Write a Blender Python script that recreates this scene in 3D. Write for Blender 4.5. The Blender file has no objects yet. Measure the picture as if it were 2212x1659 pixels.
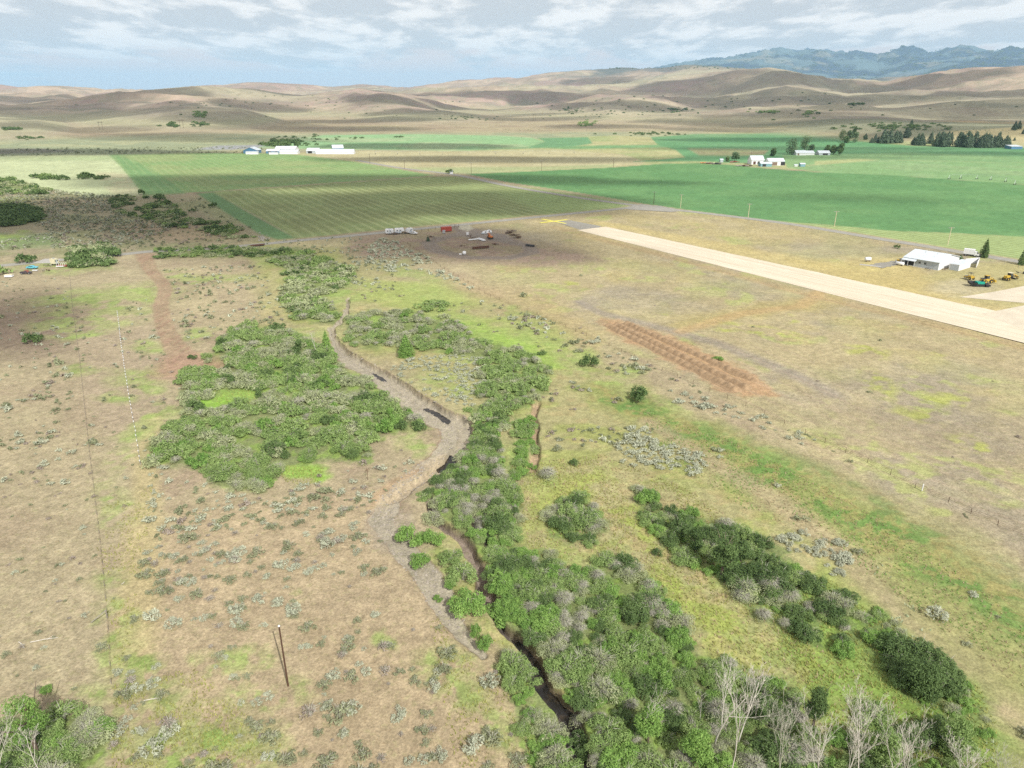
import bpy, math, random
import numpy as np
rnd = random.Random(7); rng = np.random.default_rng(7)
SC = bpy.context.scene; COL = SC.collection

# ------------------------------------------------------------------ camera model (2212x1659 reading grid of the photo)
S = 2212/1024.0; F = 710.0; H = 75.0; YH = 96.0
TH = math.atan((384-YH)/F); CT, ST = math.cos(TH), math.sin(TH)
def ray(u, v):
    x = (np.asarray(u, float)/S-512)/F; y = -(np.asarray(v, float)/S-384)/F
    return x, CT+y*ST, -ST+y*CT
def P(u, v, z=0.0):
    dx, dy, dz = ray(u, v); t = (H-z)/-dz
    return float(dx*t), float(dy*t)
def proj(x, y, z=0.0):
    zz = z-H; d = y*CT-zz*ST; up = y*ST+zz*CT
    d = np.where(d < 1e-3, 1e-3, d)
    return (x/d*F+512)*S, (384-up/d*F)*S

# ------------------------------------------------------------------ noise
def vn(x, y, seed=0):
    x = np.asarray(x, float); y = np.asarray(y, float); x, y = np.broadcast_arrays(x, y)
    shp = x.shape; x = np.atleast_1d(x); y = np.atleast_1d(y)
    xi = np.floor(x).astype(np.int64); yi = np.floor(y).astype(np.int64)
    fx = x-xi; fy = y-yi; fx = fx*fx*(3-2*fx); fy = fy*fy*(3-2*fy)
    def h(a, b):
        n = a+b+np.uint32((seed*974634777) & 0xffffffff)
        n = (n ^ (n >> np.uint32(13)))*np.uint32(1274126177)
        n = (n ^ (n >> np.uint32(15)))*np.uint32(2246822519)
        return ((n ^ (n >> np.uint32(16))) & np.uint32(0xffff))*np.float64(1/65535.0)
    KA, KB = np.uint32(374761393), np.uint32(668265263)
    xi = xi.astype(np.uint32)*KA; yi = yi.astype(np.uint32)*KB
    return (h(xi, yi)*(1-fx)+h(xi+KA, yi)*fx)*(1-fy)+(h(xi, yi+KB)*(1-fx)+h(xi+KA, yi+KB)*fx)*fy
def fbm(x, y, o=4, seed=0):
    s = 0; a = .5; t = 0
    for i in range(o):
        s = s+a*vn(x, y, seed+i*17); t += a; a *= .5; x = x*2.03+5.1; y = y*2.03-3.7
    return s/t
def sstep(a, b, x):
    t = np.clip((x-a)/(b-a), 0, 1); return t*t*(3-2*t)
def lin(c):
    c = c/255.0
    return c/12.92 if c <= .04045 else ((c+.055)/1.055)**2.4
K = 0.66
def C(r, g, b, k=None):
    k = K if k is None else k
    return np.array([lin(r)*k*1.02, lin(g)*k*1.075, lin(b)*k*1.12+.006])

# ------------------------------------------------------------------ polygons / blobs in the reading grid, evaluated on ground points
def inpoly(u, v, poly):
    u = np.asarray(u, float); v = np.asarray(v, float)
    ins = np.zeros(u.shape, bool); n = len(poly)
    for i in range(n):
        x1, y1 = poly[i]; x2, y2 = poly[(i+1) % n]
        if y1 == y2: continue
        c = ((y1 > v) != (y2 > v)) & (u < (x2-x1)*(v-y1)/(y2-y1)+x1)
        ins ^= c
    return ins
def segdist(u, v, pts, closed=False, ay=1.0):
    d = np.full(u.shape, 1e9); m = len(pts)
    for i in range(m if closed else m-1):
        x1, y1 = pts[i][:2]; x2, y2 = pts[(i+1) % m][:2]
        ex, ey = x2-x1, (y2-y1)*ay; L = ex*ex+ey*ey+1e-9
        t = np.clip(((u-x1)*ex+(v-y1)*ay*ey)/L, 0, 1)
        d = np.minimum(d, np.hypot(u-x1-t*ex, (v-y1)*ay-t*ey))
    return d
def pmask(u, v, poly, soft=3.0):
    xs = [p[0] for p in poly]; ys = [p[1] for p in poly]
    m = np.zeros(u.shape); pad = soft*2
    s = (u > min(xs)-pad) & (u < max(xs)+pad) & (v > min(ys)-pad) & (v < max(ys)+pad)
    if s.any():
        uu, vv = u[s], v[s]
        d = segdist(uu, vv, poly, True); d = np.where(inpoly(uu, vv, poly), d, -d)
        m[s] = sstep(-soft, soft, d)
    return m
def emask(u, v, cu, cv, ru, rv, ang=0, soft=.3):
    a = math.radians(ang); e = np.zeros(u.shape); R_ = max(ru, rv)*(1+soft); k = (np.abs(u-cu) < R_) & (np.abs(v-cv) < R_)
    du = u[k]-cu; dv = v[k]-cv
    p = (du*math.cos(a)+dv*math.sin(a))/ru; q = (-du*math.sin(a)+dv*math.cos(a))/rv
    e[k] = 1-sstep(1-soft, 1+soft, np.hypot(p, q)); return e
def strip_mask(x, y, pts, soft=.25, off=0.0):
    """pts: (u,v,half width in m). ground distance to the polyline, 1 inside"""
    w = [P(p[0], p[1])+(p[2],) for p in pts]
    if off: w = [(a+off*h, b+off*h*.25, h*(1-off)) for a, b, h in w]
    m = np.zeros(x.shape)
    for i in range(len(w)-1):
        x1, y1, h1 = w[i]; x2, y2, h2 = w[i+1]; mx = max(h1, h2)*2+4
        s = (x > min(x1, x2)-mx) & (x < max(x1, x2)+mx) & (y > min(y1, y2)-mx) & (y < max(y1, y2)+mx)
        if not s.any(): continue
        xx, yy = x[s], y[s]; ex, ey = x2-x1, y2-y1
        t = np.clip(((xx-x1)*ex+(yy-y1)*ey)/(ex*ex+ey*ey+1e-9), 0, 1)
        d = np.hypot(xx-x1-t*ex, yy-y1-t*ey)/(h1+(h2-h1)*t)
        m[s] = np.maximum(m[s], 1-sstep(1-soft, 1+soft, d))
    return m

# ------------------------------------------------------------------ hills: crest lines given as bearing -> elevation, each at its own distance
def crest(pts, R):
    b = []; z = []
    for u, v in pts:
        dx, dy, dz = ray(u, v); b.append(math.atan2(dx, dy)); z.append(H+R*float(dz)/math.hypot(float(dx), float(dy)))
    return np.array(b), np.array(z), R
LAYERS = [
 (crest([(-400,262),(0,270),(80,268),(200,284),(400,291),(600,298),(760,290),(900,282),(1100,277),(1250,284),(1450,279),(1560,270),(1700,262),(1800,256),(1900,254),(2000,262),(2212,264),(2600,255)], 2050), 330, 500),
 (crest([(-400,255),(0,257),(120,262),(250,248),(400,238),(520,240),(650,262),(750,255),(850,246),(960,244),(1060,254),(1200,258),(1300,250),(1450,247),(1600,241),(1700,236),(1800,236),(1900,237),(2000,234),(2212,228),(2600,225)], 2750), 420, 600),
 (crest([(-400,232),(0,228),(150,224),(300,210),(430,200),(550,205),(650,218),(730,215),(790,207),(870,213),(960,230),(1060,235),(1150,228),(1250,220),(1340,215),(1430,215),(1500,222),(1600,212),(1650,200),(1700,195),(1760,205),(1830,216),(1950,209),(2050,204),(2212,207),(2600,200)], 3800), 560, 900),
 (crest([(-400,205),(0,203),(130,208),(250,217),(330,212),(450,205),(600,211),(750,200),(850,195),(1000,192),(1100,188),(1250,190),(1330,183),(1450,172),(1550,160),(1600,156),(1660,153),(1700,160),(1750,172),(1800,181),(1900,184),(2000,170),(2100,160),(2212,160),(2600,150)], 5300), 750, 1100),
 (crest([(-400,190),(0,190),(100,189),(200,194),(330,199),(400,191),(520,184),(560,184),(650,189),(720,188),(800,188),(900,182),(1000,176),(1100,170),(1200,163),(1300,155),(1350,150),(1400,146),(1450,147),(1500,144),(1560,150),(1650,162),(1750,170),(1850,176),(1950,168),(2050,160),(2212,162),(2600,150)], 7800), 1200, 1500),
 (crest([(-400,215),(1150,215),(1300,175),(1480,152),(1568,142),(1610,135),(1650,126),(1688,117),(1720,117),(1750,108),(1775,106),(1800,112),(1831,115),(1851,111),(1875,112),(1901,119),(1940,112),(1971,105),(2008,115),(2068,107),(2100,110),(2145,115),(2175,110),(2212,112),(2600,108)], 24000), 7000, 5000),
]
KNOLL = crest([(1500,330),(1790,312),(1830,300),(1880,284),(1960,268),(2050,272),(2120,275),(2212,272),(2600,262)], 1560)
def hills(x, y):
    b = np.arctan2(x, y); r = np.hypot(x, y)
    wx = fbm(x/900+3, y/900, 3, 5)-.5; wy = fbm(x/900-8, y/900+4, 3, 9)-.5
    z = np.zeros(r.shape)
    for i, ((cb, cz, R), wf, wb) in enumerate(LAYERS):
        h = np.interp(b, cb, cz)
        h = h-(cz.min()-10)*0
        Rl = R*(1+.05*np.sin(b*9+i*2.1)+.03*np.sin(b*23+i))
        d = (r-Rl)
        s = np.where(d < 0, np.exp(-(d/(wf*1.35))**2), np.exp(-(d/wb)**2))
        if i == 5:
            s = s*.93+.07*np.exp(-((r-19000)/6000)**2)
        z = np.maximum(z, 0)+np.maximum(h*s-np.maximum(z, 0), 0)*.999
    # folds and gullies
    rel = np.clip(z/48, 0, 1)
    rid = 1-np.abs(2*fbm(x/420+wx*1.6, y/420+wy*1.6, 4, 31)-1)
    rid3 = 1-np.abs(2*fbm(x/950+wx*1.2+9, y/950+wy*1.2, 3, 37)-1)
    z = z+((rid-.72)*44+(rid3-.7)*66)*rel*sstep(1500, 2600, r)
    z = z+(fbm(x/1700, y/1700, 3, 77)-.5)*60*sstep(3000, 6000, r)*np.exp(-((r-6000)/5000)**2)
    far = sstep(13000, 19000, r)
    rid2 = 1-np.abs(2*fbm(x/3600+wx, y/3600+wy, 5, 51)-1)
    z = z+far*(rid2-.75)*820*np.clip(z/900, 0, 1)
    cb, cz, R = KNOLL
    k = np.interp(b, cb, cz)*sstep(.28, .42, b); d = r-R
    k = k*np.where(d < 0, np.exp(-(d/150)**2), np.exp(-(d/420)**2))
    z = np.maximum(z, k)
    return np.maximum(z, 0)*sstep(1290, 1750, r)**.8
CREEK = [(752,640,.7),(748,672,.8),(728,698,1.0),(712,708,1.1),(722,735,1.6),(740,762,3.2),(775,785,4.0),(830,818,4.5),(880,855,4.8),(930,890,5.2),(985,915,5),(988,945,4.2),(960,990,4.2),(915,1018,3.8),(870,1048,3.2),(838,1080,2.8),(826,1120,2.7),(850,1160,2.6),(900,1215,2.8),(942,1275,2.6),(975,1330,2.0),(1010,1385,1.3),(1035,1420,.8)]
CREEK = [(a, b, w*.86) for a, b, w in CREEK]
CHAN2 = [(925,1070,.8),(950,1125,1.0),(1000,1165,1.2),(1035,1215,1.2),(1052,1275,1.1),(1075,1345,.8),(1120,1380,.9),(1155,1420,1.1),(1165,1450,1.2),(1192,1495,1.3),(1220,1540,1.4),(1243,1590,1.3),(1262,1640,1),(1280,1700,.8)]
CHAN3 = [(1030,1050,1.0),(1026,1090,1.0),(1040,1140,1.0),(1060,1170,1.0)]
CHAN4 = [(1160,870,1),(1155,900,1),(1155,960,1),(1150,1010,1)]
FLATS = [[(1278,494,14),(1700,600,14),(2230,716,14),(2500,776,14)],[(1150,470,9),(1300,490,9)],[(2110,650,10),(2300,640,26),(2450,660,40)],[(-120,585,6),(0,574,6),(250,551,6),(450,537,6),(640,520,6),(850,500,6),(1150,470,6),(1430,446,8)],[(1250,427,6),(1400,447,9),(1600,470,6),(1800,499,6),(2000,532,6),(2212,567,6),(2330,588,6)],[(1870,574,6),(1962,560,8),(2110,575,22)]]
def flat_mask(x, y):
    m = np.zeros(x.shape)
    for f in FLATS: m = np.maximum(m, strip_mask(x, y, f, .3))
    return np.clip(m*1.25, 0, 1)
def ground_z(x, y, parts=False):
    x = np.asarray(x, float); y = np.asarray(y, float); r = np.hypot(x, y)
    near = r < 330
    c = np.zeros(x.shape)
    if near.any():
        wx = x[near]+(fbm(x[near]/5, y[near]/5, 3, 3)-.5)*2.4; wy = y[near]+(fbm(x[near]/5+9, y[near]/5, 3, 4)-.5)*2.4
        a = np.maximum(strip_mask(wx, wy, CREEK, .6)*.33, strip_mask(wx, wy, CREEK[:16], .09, .5)*1.15); b = strip_mask(wx, wy, CHAN2, .25); e = np.maximum(strip_mask(wx, wy, CHAN3, .4), strip_mask(wx, wy, CHAN4, .4))
        c[near] = np.maximum(np.maximum(a*1.0, b*1.35), e*.8)
    n = -(fbm(x/14, y/14, 3, 21))*.5*(1-sstep(350, 700, r))
    if (r > 190).any(): n = n*(1-flat_mask(x, y))
    return hills(x, y)+n*(1-np.minimum(c, 1)*.6)-c*1.7
def gz(x, y): return float(ground_z(np.array([x]), np.array([y]))[0])
def hit(u, v, r0=1200.0):
    dx, dy, dz = [float(q) for q in ray(u, v)]; g = math.hypot(dx, dy)
    rs = np.concatenate([np.geomspace(r0, 9000, 420), np.linspace(9030, 26000, 260)])
    xs = dx/g*rs; ys = dy/g*rs; zs = H+rs*dz/g
    hh = hills(xs, ys); k = np.nonzero(hh >= zs)[0]
    k = int(k[0]) if len(k) else 400
    return float(xs[k]), float(ys[k]), float(hh[k])

# ------------------------------------------------------------------ node material helpers
def newmat(name):
    m = bpy.data.materials.new(name); m.use_nodes = True; nt = m.node_tree; nt.nodes.clear()
    out = nt.nodes.new('ShaderNodeOutputMaterial'); return m, nt, out
class N:
    def __init__(s, nt): s.nt = nt
    def n(s, t, ins=None, **kw):
        nd = s.nt.nodes.new(t)
        for k, v in kw.items(): setattr(nd, k, v)
        for k, v in (ins or {}).items():
            if hasattr(v, 'is_output') or isinstance(v, bpy.types.NodeSocket): s.nt.links.new(v, nd.inputs[k])
            else: nd.inputs[k].default_value = v
        return nd
    def math(s, op, a, b=None, c=None, clamp=False):
        nd = s.nt.nodes.new('ShaderNodeMath'); nd.operation = op; nd.use_clamp = clamp
        for i, v in enumerate((a, b, c)):
            if v is None: continue
            if isinstance(v, bpy.types.NodeSocket): s.nt.links.new(v, nd.inputs[i])
            else: nd.inputs[i].default_value = v
        return nd.outputs[0]
    def mix(s, fac, a, b, blend='MIX'):
        nd = s.nt.nodes.new('ShaderNodeMix'); nd.data_type = 'RGBA'; nd.blend_type = blend
        for i, v in ((0, fac), (6, a), (7, b)):
            if isinstance(v, bpy.types.NodeSocket): s.nt.links.new(v, nd.inputs[i])
            else: nd.inputs[i].default_value = v if i == 0 else (*v[:3], 1)
        return nd.outputs[2]
    def noise(s, vec, scale, detail=3, rough=.55, dist=0):
        nd = s.nt.nodes.new('ShaderNodeTexNoise'); nd.inputs['Scale'].default_value = scale
        nd.inputs['Detail'].default_value = detail; nd.inputs['Roughness'].default_value = rough; nd.inputs['Distortion'].default_value = dist
        if vec is not None: s.nt.links.new(vec, nd.inputs['Vector'])
        return nd.outputs[0]
    def ramp(s, fac, lo, hi, a=0.0, b=1.0, smooth=True):
        nd = s.nt.nodes.new('ShaderNodeMapRange'); nd.interpolation_type = 'SMOOTHSTEP' if smooth else 'LINEAR'
        s.nt.links.new(fac, nd.inputs[0]); nd.inputs[1].default_value = lo; nd.inputs[2].default_value = hi
        nd.inputs[3].default_value = a; nd.inputs[4].default_value = b
        return nd.outputs[0]
def paint(name, col, rough=.6, metal=0.0, vary=.12, scale=1.5, rust=None, spec=.3):
    """painted or natural surface with dirt streaks"""
    m, nt, out = newmat(name); g = N(nt)
    tc = g.n('ShaderNodeTexCoord').outputs['Object']
    n1 = g.noise(tc, scale, 5, .6); n2 = g.noise(tc, scale*7, 3)
    c = g.mix(g.ramp(n1, .3, .75), tuple(np.array(col)*(1-vary*1.6)), tuple(np.array(col)*(1+vary*.5)))
    c = g.mix(g.ramp(n2, .45, .8, 0, .35), c, tuple(np.array(col)*.7))
    if rust is not None:
        c = g.mix(g.ramp(g.noise(tc, scale*1.7, 6, .7), .5, .68), c, rust)
    b = g.n('ShaderNodeBsdfPrincipled', {'Base Color': c, 'Roughness': rough, 'Metallic': metal, 'Specular IOR Level': spec})
    nt.links.new(b.outputs[0], out.inputs[0]); return m
def leafmat(name, col, col2, trans=.25, rough=.7):
    """foliage: colour varies over each plant and from plant to plant"""
    m, nt, out = newmat(name); g = N(nt)
    at = g.n('ShaderNodeAttribute', attribute_name='tint')
    oi = g.n('ShaderNodeObjectInfo').outputs['Random']
    f = g.math('ADD', g.math('MULTIPLY', at.outputs['Fac'], .75), g.math('MULTIPLY', oi, .25), clamp=True)
    c = g.mix(f, tuple(col), tuple(col2))
    d = g.n('ShaderNodeBsdfPrincipled', {'Base Color': c, 'Roughness': rough, 'Specular IOR Level': .2})
    t = g.n('ShaderNodeBsdfTranslucent', {'Color': c})
    mx = g.n('ShaderNodeMixShader', {0: trans, 1: d.outputs[0], 2: t.outputs[0]})
    nt.links.new(mx.outputs[0], out.inputs[0]); return m

# ------------------------------------------------------------------ mesh helpers
def tag(o, label=None, cat=None, group=None, kind=None):
    if label: o['label'] = label
    if cat: o['category'] = cat
    if group: o['group'] = group
    if kind: o['kind'] = kind
    return o
def link(o, parent=None):
    COL.objects.link(o)
    if parent: o.parent = parent
    return o
def empty(name, loc, rz=0, **k):
    o = bpy.data.objects.new(name, None); COL.objects.link(o); o.location = loc; o.rotation_euler.z = rz; o.empty_display_size = .5
    return tag(o, **k)
def npmesh(name, V, Fa, mats, smooth=False, tint=None, midx=None):
    """V (n,3), Fa (m,3) or (m,4) ints"""
    me = bpy.data.meshes.new(name); V = np.asarray(V, np.float32); Fa = np.asarray(Fa, np.int32); k = Fa.shape[1]
    me.vertices.add(len(V)); me.vertices.foreach_set('co', V.ravel())
    me.loops.add(Fa.size); me.loops.foreach_set('vertex_index', Fa.ravel())
    me.polygons.add(len(Fa)); me.polygons.foreach_set('loop_start', np.arange(len(Fa), dtype=np.int32)*k)
    me.polygons.foreach_set('use_smooth', np.full(len(Fa), smooth))
    if midx is not None: me.polygons.foreach_set('material_index', np.asarray(midx, np.int32))
    if tint is not None:
        a = me.attributes.new('tint', 'FLOAT', 'POINT'); a.data.foreach_set('value', np.asarray(tint, np.float32))
    for m in (mats if isinstance(mats, (list, tuple)) else [mats]): me.materials.append(m)
    me.update(calc_edges=True); return me
def cross(a, b): return np.array([a[1]*b[2]-a[2]*b[1], a[2]*b[0]-a[0]*b[2], a[0]*b[1]-a[1]*b[0]])
class MB:
    """collects boxes, tubes and prisms into one mesh"""
    def __init__(s): s.v = []; s.f = []
    def add(s, vs, fs):
        b = len(s.v); s.v += [tuple(p) for p in vs]; s.f += [tuple(i+b for i in f) for f in fs]; return s
    def box(s, x0, x1, y0, y1, z0, z1):
        return s.add([(x0,y0,z0),(x1,y0,z0),(x1,y1,z0),(x0,y1,z0),(x0,y0,z1),(x1,y0,z1),(x1,y1,z1),(x0,y1,z1)],
                     [(0,3,2,1),(4,5,6,7),(0,1,5,4),(1,2,6,5),(2,3,7,6),(3,0,4,7)])
    def taper(s, x0, x1, y0, y1, z0, z1, i=.1, j=.1):
        return s.add([(x0,y0,z0),(x1,y0,z0),(x1,y1,z0),(x0,y1,z0),(x0+i,y0+j,z1),(x1-i,y0+j,z1),(x1-i,y1-j,z1),(x0+i,y1-j,z1)],
                     [(0,3,2,1),(4,5,6,7),(0,1,5,4),(1,2,6,5),(2,3,7,6),(3,0,4,7)])
    def tube(s, pts, rad, n=6, caps=True):
        pts = [np.array(p, float) for p in pts]; m = len(pts)
        rad = rad if isinstance(rad, (list, tuple)) else [rad]*m
        vs = []; up = np.array([0, 0, 1.]) if abs((pts[-1]-pts[0])[2]) < .9*np.linalg.norm(pts[-1]-pts[0]) else np.array([1., 0, 0])
        for i, p in enumerate(pts):
            d = pts[min(i+1, m-1)]-pts[max(i-1, 0)]; d /= np.linalg.norm(d)+1e-9
            a = cross(d, up); a /= math.sqrt(a.dot(a))+1e-9; b = cross(a, d)
            for k in range(n):
                t = 2*math.pi*k/n; vs.append(p+rad[i]*(a*math.cos(t)+b*math.sin(t)))
        fs = [(i*n+k, i*n+(k+1) % n, (i+1)*n+(k+1) % n, (i+1)*n+k) for i in range(m-1) for k in range(n)]
        if caps: fs += [tuple(range(n))[::-1], tuple((m-1)*n+k for k in range(n))]
        return s.add(vs, fs)
    def prism(s, poly, y0, y1):
        """poly in xz, extruded along y"""
        n = len(poly)
        vs = [(x, y0, z) for x, z in poly]+[(x, y1, z) for x, z in poly]
        fs = [tuple(range(n)), tuple(range(2*n-1, n-1, -1))]+[(i, i+n, (i+1) % n+n, (i+1) % n) for i in range(n)]
        return s.add(vs, fs)
    def build(s, name, mat, parent=None, smooth=False):
        me = bpy.data.meshes.new(name); me.from_pydata(s.v, [], s.f); me.materials.append(mat)
        import bmesh
        b = bmesh.new(); b.from_mesh(me); bmesh.ops.recalc_face_normals(b, faces=b.faces[:]); b.to_mesh(me); b.free()
        if smooth:
            me.polygons.foreach_set('use_smooth', [True]*len(me.polygons))
        me.update(); return link(bpy.data.objects.new(name, me), parent)
def kids(o): return [c for c in COL.objects if c.parent == o]
def clone(o, parent=None, label=None):
    c = o.copy(); COL.objects.link(c)
    if parent: c.parent = parent
    if label: c['label'] = label
    for ch in list(o.children): clone(ch, c)
    return c

# ================================================================== GROUND
def build_ground():
    bmax = math.radians(41); nb = 900
    bear = np.linspace(-bmax, bmax, nb)
    side = np.radians(np.concatenate([np.linspace(42.5, 180, 46)]))
    bear = np.concatenate([-side[::-1][1:], bear, side[:-1], ])
    dep = np.radians(np.linspace(56, 3.3, 760)); rr = H/np.tan(dep)
    rr = np.concatenate([[6, 20, 35, 45], rr, np.geomspace(rr[-1]*1.006, 8500, 300)[1:], np.geomspace(8600, 14000, 26), np.geomspace(14300, 30000, 90), [34000, 42000, 60000]])
    B, R = np.meshgrid(bear, rr); X = R*np.sin(B); Y = R*np.cos(B)
    Z = ground_z(X.ravel(), Y.ravel()).reshape(X.shape)
    Z = np.where(R > 33000, -5, Z)
    x = X.ravel(); y = Y.ravel(); z = Z.ravel(); r = R.ravel(); b = B.ravel()
    U, V = proj(x, y, np.zeros_like(x)); U = np.where(np.abs(b) > 1.2, -9999, U); V = np.where(np.abs(b) > 1.2, -9999, V)
    # scale free noise (isotropic on the ground at every distance)
    lb = b; lr = np.log(r)
    cache = {}
    def cn(k, s, o=3):
        if (k, s, o) not in cache: cache[(k, s, o)] = fbm(lb*k+100, lr*k+100, o, s)
        return cache[(k, s, o)]
    wu = (cn(60, 1)-.5); wv = (cn(60, 2)-.5); wu2 = cn(14, 3)-.5; wv2 = cn(14, 4)-.5
    fore = np.clip((V-205)/700, .05, 1)
    U1 = U+wu*40*fore+wu2*20*fore; V1 = V+wv*26*fore+wv2*16*fore
    col = np.zeros((len(x), 3)); st = np.zeros((len(x), 3))
    def setc(m, c, s=1.0):
        i = np.nonzero(m > 0)[0]; m = (m[i]*s)[:, None]; col[i] = col[i]*(1-m)+np.asarray(c)*m
    # base: dry tan pasture with large patches
    tan = C(186,168,132); tan2 = C(172,150,122); pur = C(176,162,136); yel = C(196,178,122); olive = C(158,155,102)
    lush = C(150,172,86); lush2 = C(172,180,108); green = C(120,150,72); red = C(186,140,104); grv = C(186,172,146)
    col[:] = tan
    n1 = cn(7, 11, 4); n2 = cn(20, 12, 4); n3 = cn(55, 13, 3); n4 = cn(140, 14, 2); n5 = cn(330, 15, 2)
    setc(sstep(.45, .7, n2), tan2, .8)
    # east pasture
    east = pmask(U1, V1, [(900,470),(1500,440),(2300,560),(2500,1350),(2212,1230),(1600,880),(1300,740),(1050,600)], 25)
    setc(east, C(190,172,130)); setc(east*sstep(.48, .66, n1), pur, .8); setc(east*sstep(.5, .72, n2), yel, .6)
    setc(east*sstep(.52, .75, cn(11, 16, 4)), C(178,172,118), .6)
    setc(pmask(U1, V1, [(1650,860),(1900,800),(2300,900),(2300,1300),(2100,1160),(1850,980)], 60), C(178,162,134), .5)
    setc(east*sstep(.56, .7, cn(16, 46, 3))*sstep(.4, .6, n3), C(182,184,112), .75)
    setc(sstep(.53, .66, cn(9, 48, 4))*sstep(300, 200, r), C(172,155,122), .5)
    setc(sstep(.55, .68, cn(26, 49, 4)), C(198,182,138), .4)
    setc(pmask(U1, V1, [(1420,700),(1650,650),(1820,640),(1830,655),(1640,680),(1470,715)], 12), C(186,168,108), .7)
    for e in [(1600,705,60,9,5),(1680,720,50,8,5),(1560,715,25,6,0),(1240,612,22,4,0),(1430,680,20,5,0),(1880,760,50,10,12),(1900,830,45,20,40),(1700,690,20,5,0),(2050,860,60,10,10),(1985,895,50,14,15),(2120,960,70,14,15),(2000,750,40,8,20)]:
        setc(emask(U1, V1, *e, soft=.6)*sstep(.35, .6, n3), C(186,188,92), .75)
    # yellow verge by the runway
    setc(strip_mask(x, y, [(1300,482,6),(1500,520,9),(1700,562,12),(1900,610,12),(2100,660,14),(2300,720,14)], .6), C(212,190,128), .75)
    setc(strip_mask(x, y, [(1200,490,4),(1290,515,4),(1500,568,4),(1700,622,4),(1900,672,4),(2212,748,4),(2400,790,4)], .8), C(194,166,118), .5)
    setc(pmask(U1, V1, [(1700,560),(1950,555),(2010,595),(2212,640),(2212,600),(2100,620),(1960,660)], 14), C(208,186,122), .8)
    setc(pmask(U1, V1, [(1990,595),(2090,575),(2212,560),(2300,600),(2300,700),(2070,640)], 10), C(196,182,124), .8)
    setc(emask(U1, V1, 2085, 620, 75, 16, 0, .5), C(206,190,150), .9)
    # central meadow belt, green tints
    belt = pmask(U1, V1, [(560,520),(760,540),(900,620),(1200,700),(1350,820),(1500,900),(1800,1050),(2000,1200),(2212,1400),(2400,1800),(1100,1800),(1000,1350),(930,1200),(1000,900),(850,780),(560,700)], 40)
    setc(belt, C(180,172,116), .8); setc(belt*sstep(.42, .62, n2), C(168,172,96), .75); setc(belt*sstep(.55, .7, n3), C(188,166,116), .45)
    setc(pmask(U1, V1, [(940,600),(1010,640),(1100,690),(1300,740),(1290,790),(1200,800),(1080,740),(960,700),(860,660),(780,640),(790,600)], 25)*sstep(.3, .55, n2), C(176,186,104), .8)
    setc(pmask(U1, V1, [(1000,690),(1100,720),(1200,770),(1230,800),(1180,800),(1050,745),(960,700)], 14), C(160,188,84), .85)
    setc(pmask(U1, V1, [(1180,640),(1000,600),(960,600),(1050,660),(1300,760),(1300,730)], 18), C(198,172,124), .45)
    # left slopes
    left = pmask(U1, V1, [(-600,560),(300,560),(330,700),(400,800),(330,900),(240,1300),(230,1480),(260,1800),(-900,1900)], 20)
    setc(left, C(186,169,133), .9); setc(left*sstep(.5, .72, n1), C(174,154,124), .7); setc(left*sstep(.55, .8, n2), C(196,180,140), .6)
    setc(emask(U1, V1, 60, 700, 130, 70, 0, .5), C(150,128,108), .85)  # darker ellipse: dull cloud shade painted into the slope colour
    setc(pmask(U1, V1, [(300,700),(400,740),(400,860),(330,900),(250,960),(200,900),(160,720)], 20), C(182,162,132), .8)
    setc(pmask(U1, V1, [(380,1100),(800,1070),(900,1250),(1100,1420),(1150,1700),(250,1800),(230,1400),(330,1150)], 30), C(190,168,132), .85)
    setc(pmask(U1, V1, [(650,1350),(1000,1330),(1120,1500),(1140,1800),(700,1800)], 40), C(184,162,126), .6)
    setc(strip_mask(x, y, [(330,900,2.5),(312,1000,2.5),(318,1080,2.5),(310,1150,3),(300,1260,3),(290,1400,3)], .6), C(200,182,128), .6)
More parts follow.
